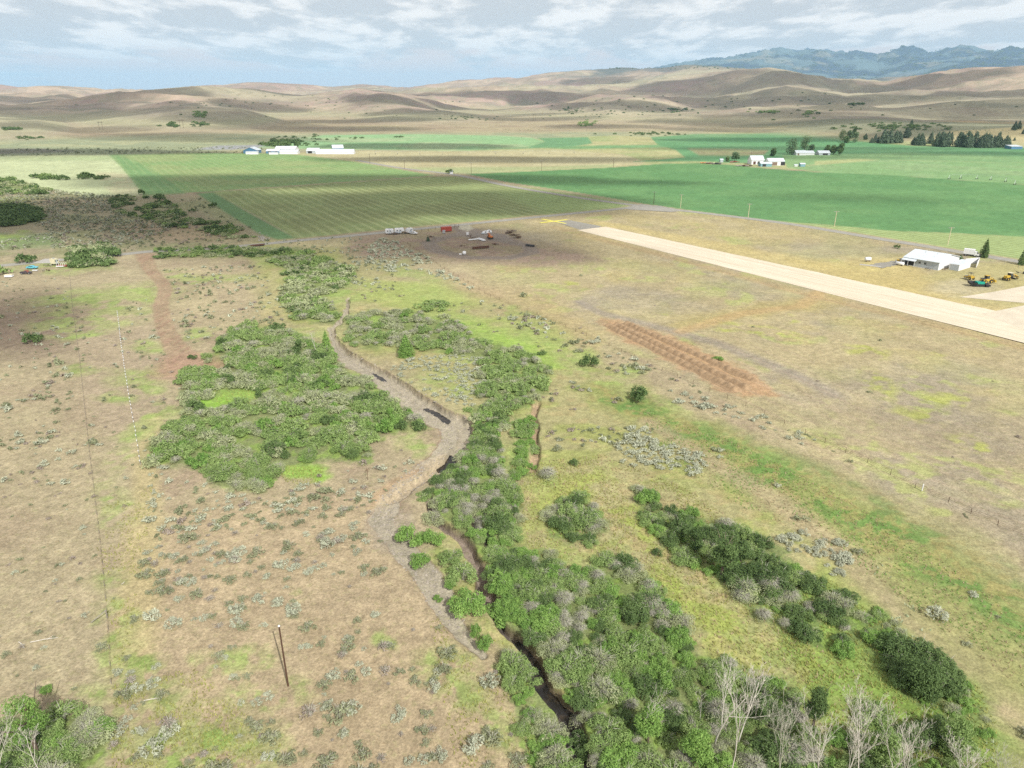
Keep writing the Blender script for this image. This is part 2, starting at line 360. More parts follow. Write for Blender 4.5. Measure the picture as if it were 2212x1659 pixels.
    # lush patches
    L = [(230,640,150,22,-6),(200,675,120,18,-12),(130,715,60,14,0),(390,595,55,10,8),(480,600,70,8,0),(120,575,100,12,0),(230,700,90,16,-15),(320,745,40,14,0),
         (170,800,40,12,0),(430,720,35,10,-15),(370,790,70,12,-10),(300,830,60,14,10),(300,925,60,18,-25),(360,880,50,16,-20),(340,800,90,10,0),(250,860,40,12,0),(250,990,42,14,-25),(225,1040,32,12,-30),(235,1100,40,30,30),(265,1090,40,36,60),
         (235,1250,36,22,0),(255,1340,50,40,60),(240,1400,36,50,20),(300,1440,50,22,0),(180,1490,60,14,0),
         (300,1500,90,60,0),(400,1590,150,70,0),(380,1640,190,60,0),(420,1610,110,50,0),(300,1440,40,40,0),(560,1500,60,24,0),(590,1610,40,50,0),(470,1430,60,24,0),(545,1415,50,22,0),(650,1490,30,30,0),(455,1570,60,30,0),
         (720,640,60,18,0),(640,580,30,26,0),(760,620,40,20,0),(680,720,40,16,0),(870,560,60,12,-8),(900,590,70,10,12),(1000,700,80,22,20),(590,560,40,16,0),(700,600,40,40,0),(930,645,50,20,30),
         (520,850,60,26,0),(470,880,60,20,0),(655,1022,48,20,-5),(620,790,60,14,0),(760,800,50,10,20),(840,830,30,18,0),(900,960,40,26,0),(1000,850,30,14,0),(950,820,60,22,0),(850,930,60,10,0),(640,1290,10,10,0),
         (1020,770,60,12,0),(1240,770,50,24,20),(1310,815,70,16,25),(1130,690,70,20,20),(880,700,30,10,0),(1160,740,60,18,20),(1370,800,30,12,0),(1455,1045,40,12,8),(1420,870,60,18,20),
         (1100,1000,16,50,10),(1050,1000,14,30,0),(1180,1040,40,14,0),(1340,1180,30,16,0),(1240,1210,60,20,10),(1010,1195,20,20,0),(940,1190,30,12,0),(970,1230,30,18,0),
         (830,1380,22,22,0),(1000,1500,60,30,20),(1080,1580,40,50,0),(960,1430,60,40,0),(1400,1250,60,18,30),(1600,1380,90,50,35),(1680,1440,80,40,35),(1480,1290,60,20,30),(1900,1500,90,30,40),(2000,1560,90,40,30),(1780,1480,70,40,0),(1750,1420,50,20,30)]
    for e in L:
        cc = C(162,182,92) if e[1] > 1150 and e[0] > 850 else lush2
        setc(emask(U1, V1, *e, soft=.75)*sstep(.3, .56, cn(48, 61))*(.6+.4*(V < 1000)), cc, .72)
        setc(emask(U1, V1, *e, soft=.55)*sstep(.5, .68, n3), lush, .55)
    # green ditch strip on the right
    dit = strip_mask(x, y, [(1290,840,5),(1400,900,6),(1500,940,8),(1620,1000,9),(1760,1060,9),(1880,1130,9),(2000,1190,9),(2120,1270,8),(2250,1370,8),(2400,1500,8)], .9)
    setc(dit, C(152,158,88), .85); setc(dit*sstep(.48, .6, n2), C(110,146,70), .8); setc(dit*sstep(.5, .65, cn(90, 33)), C(176,158,100), .6)
    br = strip_mask(x, y, [(1400,910,2.5),(1560,1010,3),(1680,1080,3.2),(1800,1180,3.2),(1900,1270,3.2),(2040,1400,3.2),(2160,1500,3.2),(2400,1700,3.2)], .8)
    setc(br, C(186,166,130), .7)
    gr2 = pmask(U1, V1, [(1900,1230),(2060,1280),(2212,1390),(2300,1600),(2150,1500),(2000,1370)], 20)
    setc(gr2, C(166,162,104), .6)
    # lush along the willow chain
    setc(pmask(U1, V1, [(1640,1280),(1780,1240),(1950,1360),(2120,1480),(2160,1600),(2150,1800),(1900,1800),(1700,1420)], 24), C(140,168,74), .75)
    setc(strip_mask(x, y, [(1620,1190,2),(1800,1290,3),(1950,1420,3),(2100,1560,3)], .7)*sstep(.4, .6, n3), C(100,140,56), .7)
    setc(pmask(U1, V1, [(1280,1020),(1400,1120),(1500,1220),(1620,1310),(1800,1430),(1700,1500),(1560,1420),(1440,1280),(1300,1180),(1150,1080)], 24)*sstep(.38, .62, n2), C(176,184,92), .75)
    setc(pmask(U1, V1, [(1280,1020),(1400,1120),(1500,1220),(1620,1310),(1800,1430),(1700,1500),(1560,1420),(1440,1280),(1300,1180)], 24)*sstep(.52, .64, n3), C(190,170,118), .5)
    # under the thickets: litter and grass
    thick = np.zeros(len(x))
    for poly in THICK: thick = np.maximum(thick, pmask(U1, V1, poly, 8))
    setc(thick, C(128,142,82), .8); setc(thick*sstep(.55, .7, n3), C(150,175,80), .7)
    setc(emask(U1, V1, 520, 855, 70, 18, -10, .4), C(156,184,86), .8); setc(emask(U1, V1, 655, 1022, 46, 19, -5, .4), C(156,188,82), .9); setc(emask(U1, V1, 470, 870, 50, 10, 0, .4), C(152,192,72), .8)
    # west of the road: shaded brown flat, sagebrush ground
    wst = pmask(U1, V1, [(-300,420),(300,420),(460,430),(580,515),(300,545),(-300,570)], 8)
    setc(wst, C(172,158,124), .95); setc(wst*sstep(.45, .65, n2), C(160,158,110), .8); setc(pmask(U1, V1, [(-300,505),(110,505),(140,530),(-300,548)], 6), C(128,150,92), .8)
    setc(pmask(U1, V1, [(-300,430),(90,430),(100,480),(30,530),(-300,540)], 8)*sstep(.4, .6, n2), C(164,180,92), .8)
    setc(emask(U1, V1, 380, 500, 130, 20, 3, .4), C(180,154,122), .7); setc(emask(U1, V1, 480, 450, 50, 26, 20, .5), C(168,166,118), .9)
    setc(emask(U1, V1, 130, 437, 80, 8, 0, .5), C(206,182,150), .8)
    # pale grass flat beyond
    V2 = V+wv2*3; U2 = U+wu*6
    setc(pmask(U2, V2, [(-600,332),(238,332),(262,352),(312,422),(200,428),(60,400),(-600,380)], 2.5), C(204,208,158)); setc(pmask(U2, V2, [(-600,332),(238,332),(250,345),(-600,348)], 3), C(178,196,134), .7)
    setc(pmask(U2, V2, [(205,372),(280,372),(312,422),(240,420)], 5)*sstep(.3, .6, n3), C(206,188,150), .5)
    # far flat up to the hills
    far = sstep(1060, 1250, r)*(1-sstep(1500, 1800, r)); 
    setc(far*(np.abs(b) < 1.5), C(184,182,138)); setc(far*sstep(.45, .6, cn(25, 71)), C(158,165,128), .7)
    setc(pmask(U2, V2, [(-600,318),(420,317),(480,325),(240,333),(-600,334)], 2), C(166,170,130)); setc(pmask(U2, V2, [(-600,322),(100,322),(180,328),(0,333),(-600,334)], 2), C(140,132,116), .8)
    setc(pmask(U2, V2, [(415,322),(470,314),(590,312),(600,316),(500,324)], 1.5), C(170,168,164))
    # fields
    def field(poly, c, c2=None, soft=1.2, sa=0.0, sb=0.0):
        m = pmask(U, V, poly, soft); setc(m, c)
        if c2 is not None: setc(m*sstep(.4, .65, cn(18, 81+len(poly))), c2, .75)
        st[:, 0] = st[:, 0]*(1-m)+sa*m; st[:, 1] = st[:, 1]*(1-m)+sb*m; st[:, 2] = np.maximum(st[:, 2], m)
    for f in FIELDS: field(*f)
    # hills
    hh = hills(x, y); hm = sstep(1, 12, hh)*(r > 1300)
    nn = fbm(x/500, y/500, 5, 91); na = fbm(x/160, y/160, 3, 95); slope = fbm(x/1300+2, y/1300, 3, 97)
    setc(hm, C(206,180,152)); setc(hm*sstep(.45, .60, nn), C(184,154,138), .85); setc(hm*sstep(.55, .7, slope), C(190,182,146), .7)  # purplish patches put cloud shade into the hill colour
    gul = np.abs(2*fbm(x/420+(fbm(x/900+3, y/900, 3, 5)-.5)*1.6, y/420+(fbm(x/900-8, y/900+4, 3, 9)-.5)*1.6, 4, 31)-1)
    setc(hm*sstep(.30, .5, gul)*sstep(.4, .6, na), C(150,152,116), .55)
    setc(hm*sstep(.56, .64, fbm(x/260, y/260, 4, 99)), C(156,140,124), .55); setc(hm*sstep(.6, .66, fbm(x/90+4, y/90, 4, 131)), C(150,146,118), .5)
    setc(hm*sstep(.55, .68, na), C(168,146,124), .55); setc(hm*sstep(.52, .6, fbm(x/45, y/45, 3, 137))*(r < 5500), C(180,166,134), .5)
    setc(hm*(1-sstep(5, 30, hh))*.7, C(190,184,138))
    kn = hm*(r < 2000)*(b > .25); setc(kn, C(206,188,138)); setc(kn*sstep(.45, .55, na), C(196,158,118), .5)
    kd = kn*sstep(.46, .56, fbm(x/300+7, y/300, 4, 103)); setc(kd, C(138,140,112), .8)
    # forested far range, with haze blue painted into its colours
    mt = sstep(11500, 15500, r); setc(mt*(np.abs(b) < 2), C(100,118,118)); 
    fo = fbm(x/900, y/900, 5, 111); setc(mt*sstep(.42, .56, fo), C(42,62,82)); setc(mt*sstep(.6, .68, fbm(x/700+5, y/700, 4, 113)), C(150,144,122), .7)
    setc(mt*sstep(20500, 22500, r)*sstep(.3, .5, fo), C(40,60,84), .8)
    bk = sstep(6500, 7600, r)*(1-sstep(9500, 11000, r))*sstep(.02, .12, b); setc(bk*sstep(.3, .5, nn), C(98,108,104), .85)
    # creek bed, banks, track, lot
    wx = x+(fbm(x/5, y/5, 3, 3)-.5)*2.4; wy = y+(fbm(x/5+9, y/5, 3, 4)-.5)*2.4
    bed = np.where(r < 330, strip_mask(wx, wy, CREEK, .16), 0); bed2 = np.where(r < 330, strip_mask(wx, wy, CHAN2, .35), 0)
    setc(sstep(.02, .3, bed)*(1-sstep(.5, .9, bed)), C(158,134,110), .8); setc(sstep(.4, .8, bed), grv); setc(sstep(.6, .9, bed)*sstep(.5, .7, n3), C(168,156,132), .7)
    sm = strip_mask(x, y, [(960,985,2),(905,1020,2.6),(850,1050,3),(812,1080,2.6)], .8); setc(sm, C(196,174,140), .8)
    setc(strip_mask(x, y, [(905,1010,.6),(850,1038,.8),(815,1066,.8),(800,1095,.6)], .8), C(180,144,106), .45)
    setc(emask(U1, V1, 840, 1140, 50, 45, 30, .5)*(1-sstep(.3, .6, bed)), C(182,166,142), .7)
    setc(sstep(.02, .4, bed2), C(120,96,78), .8); setc(sstep(.6, .95, bed2), C(110,98,86)) ; setc(np.where(V < 1330, sstep(.3, .8, bed2), 0), C(172,152,132), .9)
    setc(np.where(r < 330, strip_mask(wx, wy, CHAN3, .4), 0), C(96,78,66), .9); setc(np.where(r < 330, strip_mask(wx, wy, CHAN4, .5), 0), C(190,160,128), .9)
    tr = strip_mask(wx*.3+x*.7, wy*.3+y*.7, TRACK, .28); setc(tr, C(178,153,121))
    setc(strip_mask(wx, wy, [(395,775,7),(400,795,9)], .5), C(184,150,122), .9); setc(emask(U1, V1, 440, 800, 60, 22, -20, .5)*(1-tr), C(186,150,116), .6)
    setc(tr*sstep(.5, .62, fbm(x/1.2, y/7, 3, 8)), C(170,134,110), .5)
    lot = pmask(U1, V1, [(735,540),(760,520),(830,503),(1000,493),(1120,500),(1130,520),(1200,528),(1300,560),(1180,575),(1040,565),(900,560),(800,560)], 12)
    setc(lot, C(166,142,120)); setc(lot*sstep(.45, .6, n3), C(158,146,108), .6)
    lp = [(985,489,6),(1020,500,8),(960,512,4.5),(925,523,4.5),(940,540,4.5),(1010,556,4),(1100,556,4),(1150,544,4),(1140,530,4),(1090,518,6),(1060,508,9),(1010,500,7)]
    ring = strip_mask(x, y, lp, .3); setc(ring, C(150,134,118)); setc(emask(U, V, 1050, 510, 55, 9, 5, .4), C(152,138,124), .9)
    setc(pmask(U, V, [(993,487),(1012,485),(1024,493),(1010,499),(990,494)], 2), C(196,186,160))
    # tracks by the spoil heaps, faint wheel lines
    gt = strip_mask(x, y, [(1250,650,2),(1300,675,2.6),(1400,700,3),(1550,740,3),(1700,800,3),(1800,850,2.6)], .7); setc(gt, C(166,152,134), .75)
    setc(strip_mask(x, y, [(1780,625,3),(1730,660,3),(1600,675,3),(1520,700,3),(1470,715,2.5)], .6), C(200,166,116), .6)
    hp = pmask(U1, V1, [(1290,690),(1340,690),(1500,745),(1620,800),(1690,850),(1600,860),(1450,780),(1340,725)], 8); setc(hp, C(196,156,116), .85)
    for k in range(8):
        setc(strip_mask(x, y, [(1350+30*k,760-10*k,.5),(1750+30*k,960-12*k,.5),(2212+30*k,1130-14*k,.5)], .9), C(186,162,134), .35)
    for q in ([(1290,515,1.2),(1500,570,1.2),(1700,625,1.2),(2212,752,1.2)],):
        setc(strip_mask(x, y, q, .8), C(184,156,116), .5)
    # general variation
    col[:] = col*(1+(n4-.5)[:, None]*.22+(n5-.5)[:, None]*.22*(r < 3000)[:, None]+(n3-.5)[:, None]*.12)
    soil = np.clip(1-st[:, 2]-mt-hm*.6, 0, 1)
    # split into setting objects by face
    nbx, nrx = len(bear), len(rr)
    I = np.arange(nbx*nrx).reshape(nrx, nbx)
    q = np.stack([I[:-1, :], np.roll(I, -1, 1)[:-1, :], np.roll(I, -1, 1)[1:, :], I[1:, :]], -1).reshape(-1, 4)
    cls = np.zeros(len(x), int)
    cls[hm > .3] = 1; cls[(r > 12500)] = 2; cls[(st[:, 2] > .5) & (hm < .3)] = 3; cls[np.maximum(bed, 0) > .4] = 4; cls[tr > .5] = 5
    fc = cls[q[:, 0]]
    names = ['ground', 'hills', 'mountains', 'fields', 'creek_bed', 'dirt_track']
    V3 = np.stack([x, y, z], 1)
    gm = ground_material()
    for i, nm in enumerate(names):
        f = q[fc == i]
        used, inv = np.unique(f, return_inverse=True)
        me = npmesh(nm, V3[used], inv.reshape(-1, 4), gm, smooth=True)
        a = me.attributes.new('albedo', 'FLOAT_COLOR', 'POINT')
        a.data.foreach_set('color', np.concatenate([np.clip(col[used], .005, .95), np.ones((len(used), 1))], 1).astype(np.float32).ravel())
        for j, an in ((0, 'windrow'), (1, 'croprow')):
            t = me.attributes.new(an, 'FLOAT', 'POINT'); t.data.foreach_set('value', st[used, j].astype(np.float32))
        t = me.attributes.new('coarse', 'FLOAT', 'POINT'); t.data.foreach_set('value', soil[used].astype(np.float32))
        o = link(bpy.data.objects.new(nm, me)); o['kind'] = 'structure'

def ground_material():
    m, nt, out = newmat('ground_surface'); g = N(nt)
    pos = g.n('ShaderNodeTexCoord').outputs['Object']
    base = g.n('ShaderNodeAttribute', attribute_name='albedo').outputs['Color']
    coarse = g.n('ShaderNodeAttribute', attribute_name='coarse').outputs['Fac']
    wr = g.n('ShaderNodeAttribute', attribute_name='windrow').outputs['Fac']
    cr = g.n('ShaderNodeAttribute', attribute_name='croprow').outputs['Fac']
    a = g.noise(pos, 2.6, 3, .65); b = g.noise(pos, .55, 3, .6); c = g.noise(pos, .11, 4, .6); d = g.noise(pos, .022, 4, .6)
    k = g.math('ADD', g.math('MULTIPLY', g.math('SUBTRACT', a, .5), 1.35), 1)
    k = g.math('MULTIPLY', k, g.math('ADD', g.math('MULTIPLY', g.math('SUBTRACT', b, .5), .8), 1))
    k = g.math('MULTIPLY', k, g.math('ADD', g.math('MULTIPLY', g.math('SUBTRACT', c, .5), .45), 1))
    k = g.math('MULTIPLY', k, g.math('ADD', g.math('MULTIPLY', g.math('SUBTRACT', d, .5), .4), 1))
    k = g.math('ADD', g.math('MULTIPLY', g.math('SUBTRACT', k, 1), g.math('ADD', g.math('MULTIPLY', coarse, .55), .45)), 1)
    # hue jitter between straw, soil and green
    h1 = g.ramp(g.noise(pos, .9, 4, .65), .52, .68); h2 = g.ramp(g.noise(pos, .35, 4, .7), .55, .7)
    col = g.mix(g.math('MULTIPLY', h1, g.math('MULTIPLY', coarse, .28)), base, (.235, .25, .095))
    col = g.mix(g.math('MULTIPLY', h2, g.math('MULTIPLY', coarse, .22)), col, (.30, .22, .14))
    # rows
    sx = g.n('ShaderNodeSeparateXYZ', {0: pos})
    def rows(dx, dy, period, sharp):
        t = g.math('ADD', g.math('MULTIPLY', sx.outputs[0], dy/period), g.math('MULTIPLY', sx.outputs[1], -dx/period))
        t = g.math('ADD', t, g.math('MULTIPLY', g.noise(pos, .03, 2), .5))
        return g.ramp(g.math('PINGPONG', t, .5), .5-sharp, .5)
    n3 = g.ramp(g.noise(pos, .018, 3), .3, .7, .35, 1)
    w = g.math('MULTIPLY', g.math('MULTIPLY', rows(ROWDIR[0], ROWDIR[1], 7.5, .3), wr), n3)
    col = g.mix(w, col, tuple(C(196,198,138)))
    w2 = g.math('MULTIPLY', rows(ROWDIR2[0], ROWDIR2[1], 5.2, .34), cr)
    col = g.mix(w2, col, tuple(C(150,160,92)))
    kk = g.n('ShaderNodeCombineColor', {0: k, 1: k, 2: k}).outputs[0]
    col = g.mix(1.0, col, kk, 'MULTIPLY')
    hgt = g.math('ADD', g.math('MULTIPLY', a, .35), g.math('MULTIPLY', b, 1.0))
    bmp = g.n('ShaderNodeBump', {'Height': hgt, 'Distance': .30, 'Strength': g.math('ADD', g.math('MULTIPLY', coarse, .55), .2)})
    bs = g.n('ShaderNodeBsdfPrincipled', {'Base Color': col, 'Roughness': .92, 'Specular IOR Level': .1, 'Normal': bmp.outputs[0]})
    nt.links.new(bs.outputs[0], out.inputs[0]); return m

def direc(a, b):
    x1, y1 = P(*a); x2, y2 = P(*b); l = math.hypot(x2-x1, y2-y1); return (x2-x1)/l, (y2-y1)/l
ROWDIR = direc((480, 415), (640, 512)); ROWDIR2 = direc((1700, 480), (2212, 565))
TRACK = [(312,546,4.6),(316,562,3.6),(322,578,3),(336,594,2.8),(352,612,2.8),(358,628,2.8),(350,645,2.8),(346,660,2.8),(352,690,2.8),(362,720,3),(376,745,3.4),(394,765,4),(402,785,5)]
THICK = [
 [(520,700),(640,715),(700,755),(760,800),(860,860),(920,900),(930,925),(860,930),(790,955),(800,1000),(700,995),(640,1005),(590,1030),(560,1060),(460,1050),(440,1010),(310,1000),(320,960),(390,890),(400,800),(450,760)],
 [(565,540),(640,535),(700,560),(765,585),(755,610),(700,640),(740,680),(735,700),(640,690),(600,650),(625,600)],
 [(740,680),(880,668),(980,690),(1030,735),(1120,755),(1185,785),(1190,815),(1110,800),(1040,775),(960,760),(860,748),(750,745)],
 [(1040,780),(1110,800),(1185,815),(1180,850),(1120,885),(1060,870),(1030,850)],
 [(1010,885),(1075,872),(1095,905),(1080,950),(1085,1000),(1100,1040),(1130,1090),(1110,1180),(1180,1190),(1260,1240),(1330,1200),(1440,1280),(1500,1400),(1560,1420),(1700,1470),(1760,1560),(1790,1700),(1280,1700),(1260,1600),(1215,1500),(1190,1440),(1120,1370),(1085,1340),(1060,1260),(1050,1210),(1010,1150),(940,1100),(905,1065),(950,1030),(990,960)],
 [(1110,900),(1150,905),(1160,950),(1150,1020),(1110,1040),(1095,1010),(1115,960)],
 [(1180,1120),(1200,1085),(1245,1070),(1300,1105),(1312,1145),(1275,1180),(1190,1165)],
 [(1360,1050),(1410,1060),(1430,1100),(1510,1110),(1600,1150),(1700,1190),(1760,1260),(1850,1300),(1880,1380),(1820,1420),(1740,1380),(1640,1330),(1560,1260),(1450,1190),(1380,1100)],
 [(1850,1320),(1900,1310),(1960,1370),(2050,1420),(2120,1520),(2150,1600),(2090,1580),(2020,1530),(1950,1500),(1890,1420)],
 [(1920,1400),(1980,1385),(2050,1430),(2065,1490),(2000,1510),(1940,1480)],
 [(1070,1440),(1110,1400),(1140,1440),(1190,1500),(1215,1560),(1250,1620),(1270,1700),(1150,1700),(1120,1560)],
 [(1810,1560),(1900,1540),(2050,1570),(2090,1640),(2120,1700),(1790,1700)],
 [(70,1560),(130,1535),(215,1560),(225,1620),(140,1700),(60,1700)],
 [(-40,1590),(60,1560),(80,1700),(-60,1700)],
 [(135,550),(160,536),(234,530),(247,549),(242,575),(156,577)],
 [(-80,452),(20,445),(70,450),(100,468),(60,485),(-80,495)],
 [(-90,385),(30,388),(55,398),(110,412),(100,420),(-90,425)],
 [(235,425),(350,425),(385,450),(400,468),(460,480),(545,500),(552,512),(500,515),(440,500),(360,490),(330,478),(255,462)],
 [(330,540),(480,532),(560,535),(640,545),(560,555),(420,556),(350,552)],
]
FIELDS = [
 ([(1164,300),(1240,297),(1330,294),(1410,298),(1590,288),(1680,290),(1812,287),(2400,290),(2400,380),(1800,372),(1584,357),(1430,354),(1320,362),(1008,376),(940,372),(764,349),(660,337),(600,331),(1008,324)], C(194,186,132), C(168,178,116)),
 ([(560,318),(621,302),(700,292),(900,290),(1080,293),(1150,298),(1176,306),(1140,318),(1008,325),(733,323),(634,321)], C(158,192,134), C(184,196,146), 1.5),
 ([(764,327),(1080,327),(1224,325),(1345,333),(1395,349),(1378,358),(1180,367),(1008,376),(940,373),(764,349),(640,334)], C(204,192,146), C(192,178,132), 1.5),
 ([(880,362),(1180,360),(1330,355),(1320,361),(1008,375),(940,373)], C(180,184,130), None, 3),
 ([(1008,324),(1140,318),(1176,306),(1160,298),(1270,297),(1280,310),(1230,318),(1100,322)], C(124,164,112), None, 2),
 ([(1160,319),(1300,314),(1500,312),(1500,318),(1340,320),(1220,322)], C(132,168,110), None, 1.5),
 ([(1406,298),(1500,293),(1656,291),(1812,286),(1815,305),(1970,316),(2400,325),(2400,338),(1900,345),(1700,352),(1590,352),(1503,348),(1370,349),(1480,340),(1460,324),(1420,312)], C(112,160,104), C(126,168,112), 1.5),
 ([(1486,321),(1590,322),(1660,325),(1650,334),(1584,337),(1510,335)], C(166,152,112), C(146,156,104), 3),
 ([(1690,335),(1960,330),(2400,345),(2400,360),(2212,352),(1900,345),(1790,352),(1700,362)], C(146,176,116), C(134,170,110), 2),
 ([(1760,348),(1850,343),(1900,345),(1860,353),(1760,356)], C(188,190,130), None, 2),
 ([(1700,362),(1900,346),(2212,352),(2400,360),(2400,412),(2212,399),(2043,387),(1932,379),(1782,373)], C(144,176,114), C(158,180,124), 1.5),
 ([(238,335),(420,330),(600,331),(660,336),(764,349),(852,364),(940,379),(800,389),(640,400),(460,413),(330,421),(312,421),(262,360)], C(144,172,106), C(162,172,112), 1.0, .3),
 ([(238,335),(256,335),(300,352),(380,400),(400,417),(312,421),(262,360)], C(134,166,104), None, 5, .2),
 ([(460,415),(640,402),(940,381),(985,381),(1100,400),(1250,422),(1365,441),(1330,448),(1150,465),(850,493),(640,514),(600,490)], C(150,156,100), C(158,170,108), 1.0, .6),
 ([(1060,415),(1150,408),(1365,441),(1330,448),(1180,461)], C(162,178,112), None, 12, .5),
 ([(425,418),(460,415),(530,455),(640,514),(600,517),(560,505)], C(124,154,98), None, 3),
 ([(1008,376),(1149,370),(1320,362),(1430,354),(1503,353),(1584,357),(1656,364),(1782,373),(1932,379),(2043,387),(2212,399),(2450,416),(2450,530),(2212,511),(2058,503),(1932,499),(1807,487),(1656,475),(1500,455),(1400,441),(1250,416),(1100,394)], C(108,152,92), C(120,160,98), .8, 0, .12),
 ([(1656,475),(1807,487),(1932,499),(2058,503),(2212,511),(2450,530),(2450,595),(2212,560),(2100,543),(1900,510),(1780,490)], C(176,190,126), None, 1.5, 0, .8),
]

build_ground()

# ================================================================== MATERIALS
M = {}
M['asphalt'] = paint('asphalt', C(184,176,160), .95, vary=.1, scale=.3)
M['runway'] = paint('runway_gravel', (.60,.53,.40), .95, vary=.09, scale=.16)
def stripmat():
    m, nt, out = newmat('runway_surface'); g = N(nt); d = direc((1310,490), (2070,652))
    sx = g.n('ShaderNodeSeparateXYZ', {0: g.n('ShaderNodeTexCoord').outputs['Object']})
    al = g.math('ADD', g.math('MULTIPLY', sx.outputs[0], d[0]), g.math('MULTIPLY', sx.outputs[1], d[1])); ac = g.math('ADD', g.math('MULTIPLY', sx.outputs[0], -d[1]), g.math('MULTIPLY', sx.outputs[1], d[0]))
    v = g.n('ShaderNodeCombineXYZ', {0: g.math('MULTIPLY', al, .012), 1: g.math('MULTIPLY', ac, .55), 2: 0.0}).outputs[0]
    v2 = g.n('ShaderNodeCombineXYZ', {0: g.math('MULTIPLY', al, .05), 1: g.math('MULTIPLY', ac, .12), 2: 0.0}).outputs[0]
    c = g.mix(g.ramp(g.noise(v, 1.0, 4, .6), .42, .68), (.62,.545,.42), (.52,.45,.335)); c = g.mix(g.ramp(g.noise(v2, 1.0, 5, .65), .5, .72), c, (.66,.59,.47)); c = g.mix(g.ramp(g.noise(g.n('ShaderNodeTexCoord').outputs['Object'], .9, 4), .55, .75, 0, .3), c, (.42,.36,.26))
    b = g.n('ShaderNodeBsdfPrincipled', {'Base Color': c, 'Roughness': .95, 'Specular IOR Level': .1}); nt.links.new(b.outputs[0], out.inputs[0]); return m
M['runway'] = stripmat()
M['apron'] = paint('apron_gravel', (.60,.53,.41), .95, vary=.09, scale=.15)
M['old_tarmac'] = paint('old_tarmac', C(172,164,148), .95, vary=.1, scale=.4)
M['concrete'] = paint('concrete', (.42,.40,.36), .9)
M['white'] = paint('white_metal', (.74,.74,.74), .45, vary=.05, scale=.7)
M['roof_white'] = paint('pale_metal_roof', (.60,.65,.68), .35, vary=.05, scale=.4)
M['roof_grey'] = paint('galvanised_roof', (.50,.55,.58), .4, vary=.06, scale=.4)
M['wall_grey'] = paint('weathered_siding', (.44,.48,.50), .6, vary=.08, scale=.9)
M['blue_wall'] = paint('blue_siding', (.10,.22,.36), .6)
M['teal_wall'] = paint('teal_siding', (.20,.36,.40), .6)
M['brown_wall'] = paint('brown_siding', (.22,.15,.11), .7)
M['dark'] = paint('dark_opening', (.03,.03,.032), .8)
M['glass'] = paint('window_glass', (.05,.065,.075), .1, vary=.02, spec=.6)
M['tyre'] = paint('rubber', (.035,.035,.035), .85)
M['yellow'] = paint('machine_yellow', (.62,.42,.05), .5, rust=(.2,.1,.05))
M['green'] = paint('machine_green', (.02,.36,.26), .45)
M['orange'] = paint('machine_orange', (.58,.2,.06), .5)
M['red'] = paint('container_red', (.42,.075,.05), .55, vary=.1, rust=(.22,.07,.04))
M['rust'] = paint('rusted_steel', (.12,.055,.035), .85, vary=.3)
M['black_steel'] = paint('black_steel', (.03,.03,.033), .5)
M['steel'] = paint('galvanised_steel', (.42,.43,.44), .45, metal=.3)
M['car_blue'] = paint('turquoise_paint', (.12,.46,.55), .35)
M['car_dark'] = paint('faded_dark_paint', (.05,.055,.07), .5, rust=(.2,.08,.05))
M['car_red'] = paint('faded_red_paint', (.28,.09,.06), .6)
M['cream'] = paint('cream_paint', (.70,.64,.44), .5)
M['wood_pale'] = paint('yellow_pine_pole', (.66,.56,.38), .8)
M['wood_dark'] = paint('creosoted_wood', (.10,.055,.035), .85)
M['wood_grey'] = paint('grey_wood', (.30,.27,.23), .9)
M['pile_red'] = paint('red_soil', C(190,157,118), .95, vary=.2, scale=.9)
M['rock'] = paint('pale_rock', (.42,.39,.34), .9, vary=.2)
M['cobble'] = paint('creek_cobble', (.34,.30,.245), .9, vary=.25)
M['marker'] = paint('marker_yellow', (.70,.64,.12), .8)
M['bark'] = paint('bark', (.16,.12,.09), .95, vary=.25, scale=3)
M['bark_white'] = paint('bleached_bark', (.56,.52,.45), .85, vary=.1, scale=3)
M['twig'] = paint('grey_twigs', (.42,.405,.325), .9, vary=.2, scale=5)
M['sage'] = leafmat('sagebrush_leaf', (.26,.28,.19), (.60,.62,.47), .2)
M['olive'] = leafmat('olive_brush_leaf', (.15,.17,.09), (.38,.40,.24), .2)
M['brown'] = leafmat('dry_brush', (.21,.17,.14), (.42,.36,.30), .15)
M['willow'] = leafmat('willow_leaf', (.12,.205,.055), (.42,.545,.20), .35)
M['greyw'] = leafmat('grey_willow_leaf', (.205,.24,.11), (.53,.575,.325), .3)
M['bright'] = leafmat('bright_leaf', (.10,.22,.045), (.35,.52,.14), .35)
M['darkleaf'] = leafmat('dark_leaf', (.05,.095,.03), (.20,.29,.10), .3)
M['cotton'] = leafmat('cottonwood_leaf', (.085,.14,.065), (.24,.33,.16), .3)
M['pine'] = leafmat('pine_needles', (.055,.085,.055), (.15,.20,.12), .2)
M['forb'] = leafmat('yellow_green_forb', (.24,.26,.07), (.46,.46,.15), .3)
M['straw'] = leafmat('straw_grass', (.30,.22,.13), (.52,.43,.27), .25)
M['umbel'] = leafmat('white_flower_heads', (.30,.38,.20), (.62,.66,.50), .3)
def watermat():
    m, nt, out = newmat('creek_water_surface'); g = N(nt)
    tc = g.n('ShaderNodeTexCoord').outputs['Object']
    c = g.mix(g.ramp(g.noise(tc, .6, 4), .45, .7), (.018,.016,.014), (.05,.038,.026))
    b = g.n('ShaderNodeBump', {'Height': g.noise(tc, 2.5, 2), 'Distance': .02, 'Strength': .12})
    p = g.n('ShaderNodeBsdfPrincipled', {'Base Color': c, 'Roughness': .08, 'Specular IOR Level': .5, 'IOR': 1.33, 'Normal': b.outputs[0]})
    nt.links.new(p.outputs[0], out.inputs[0]); return m
M['water'] = watermat()

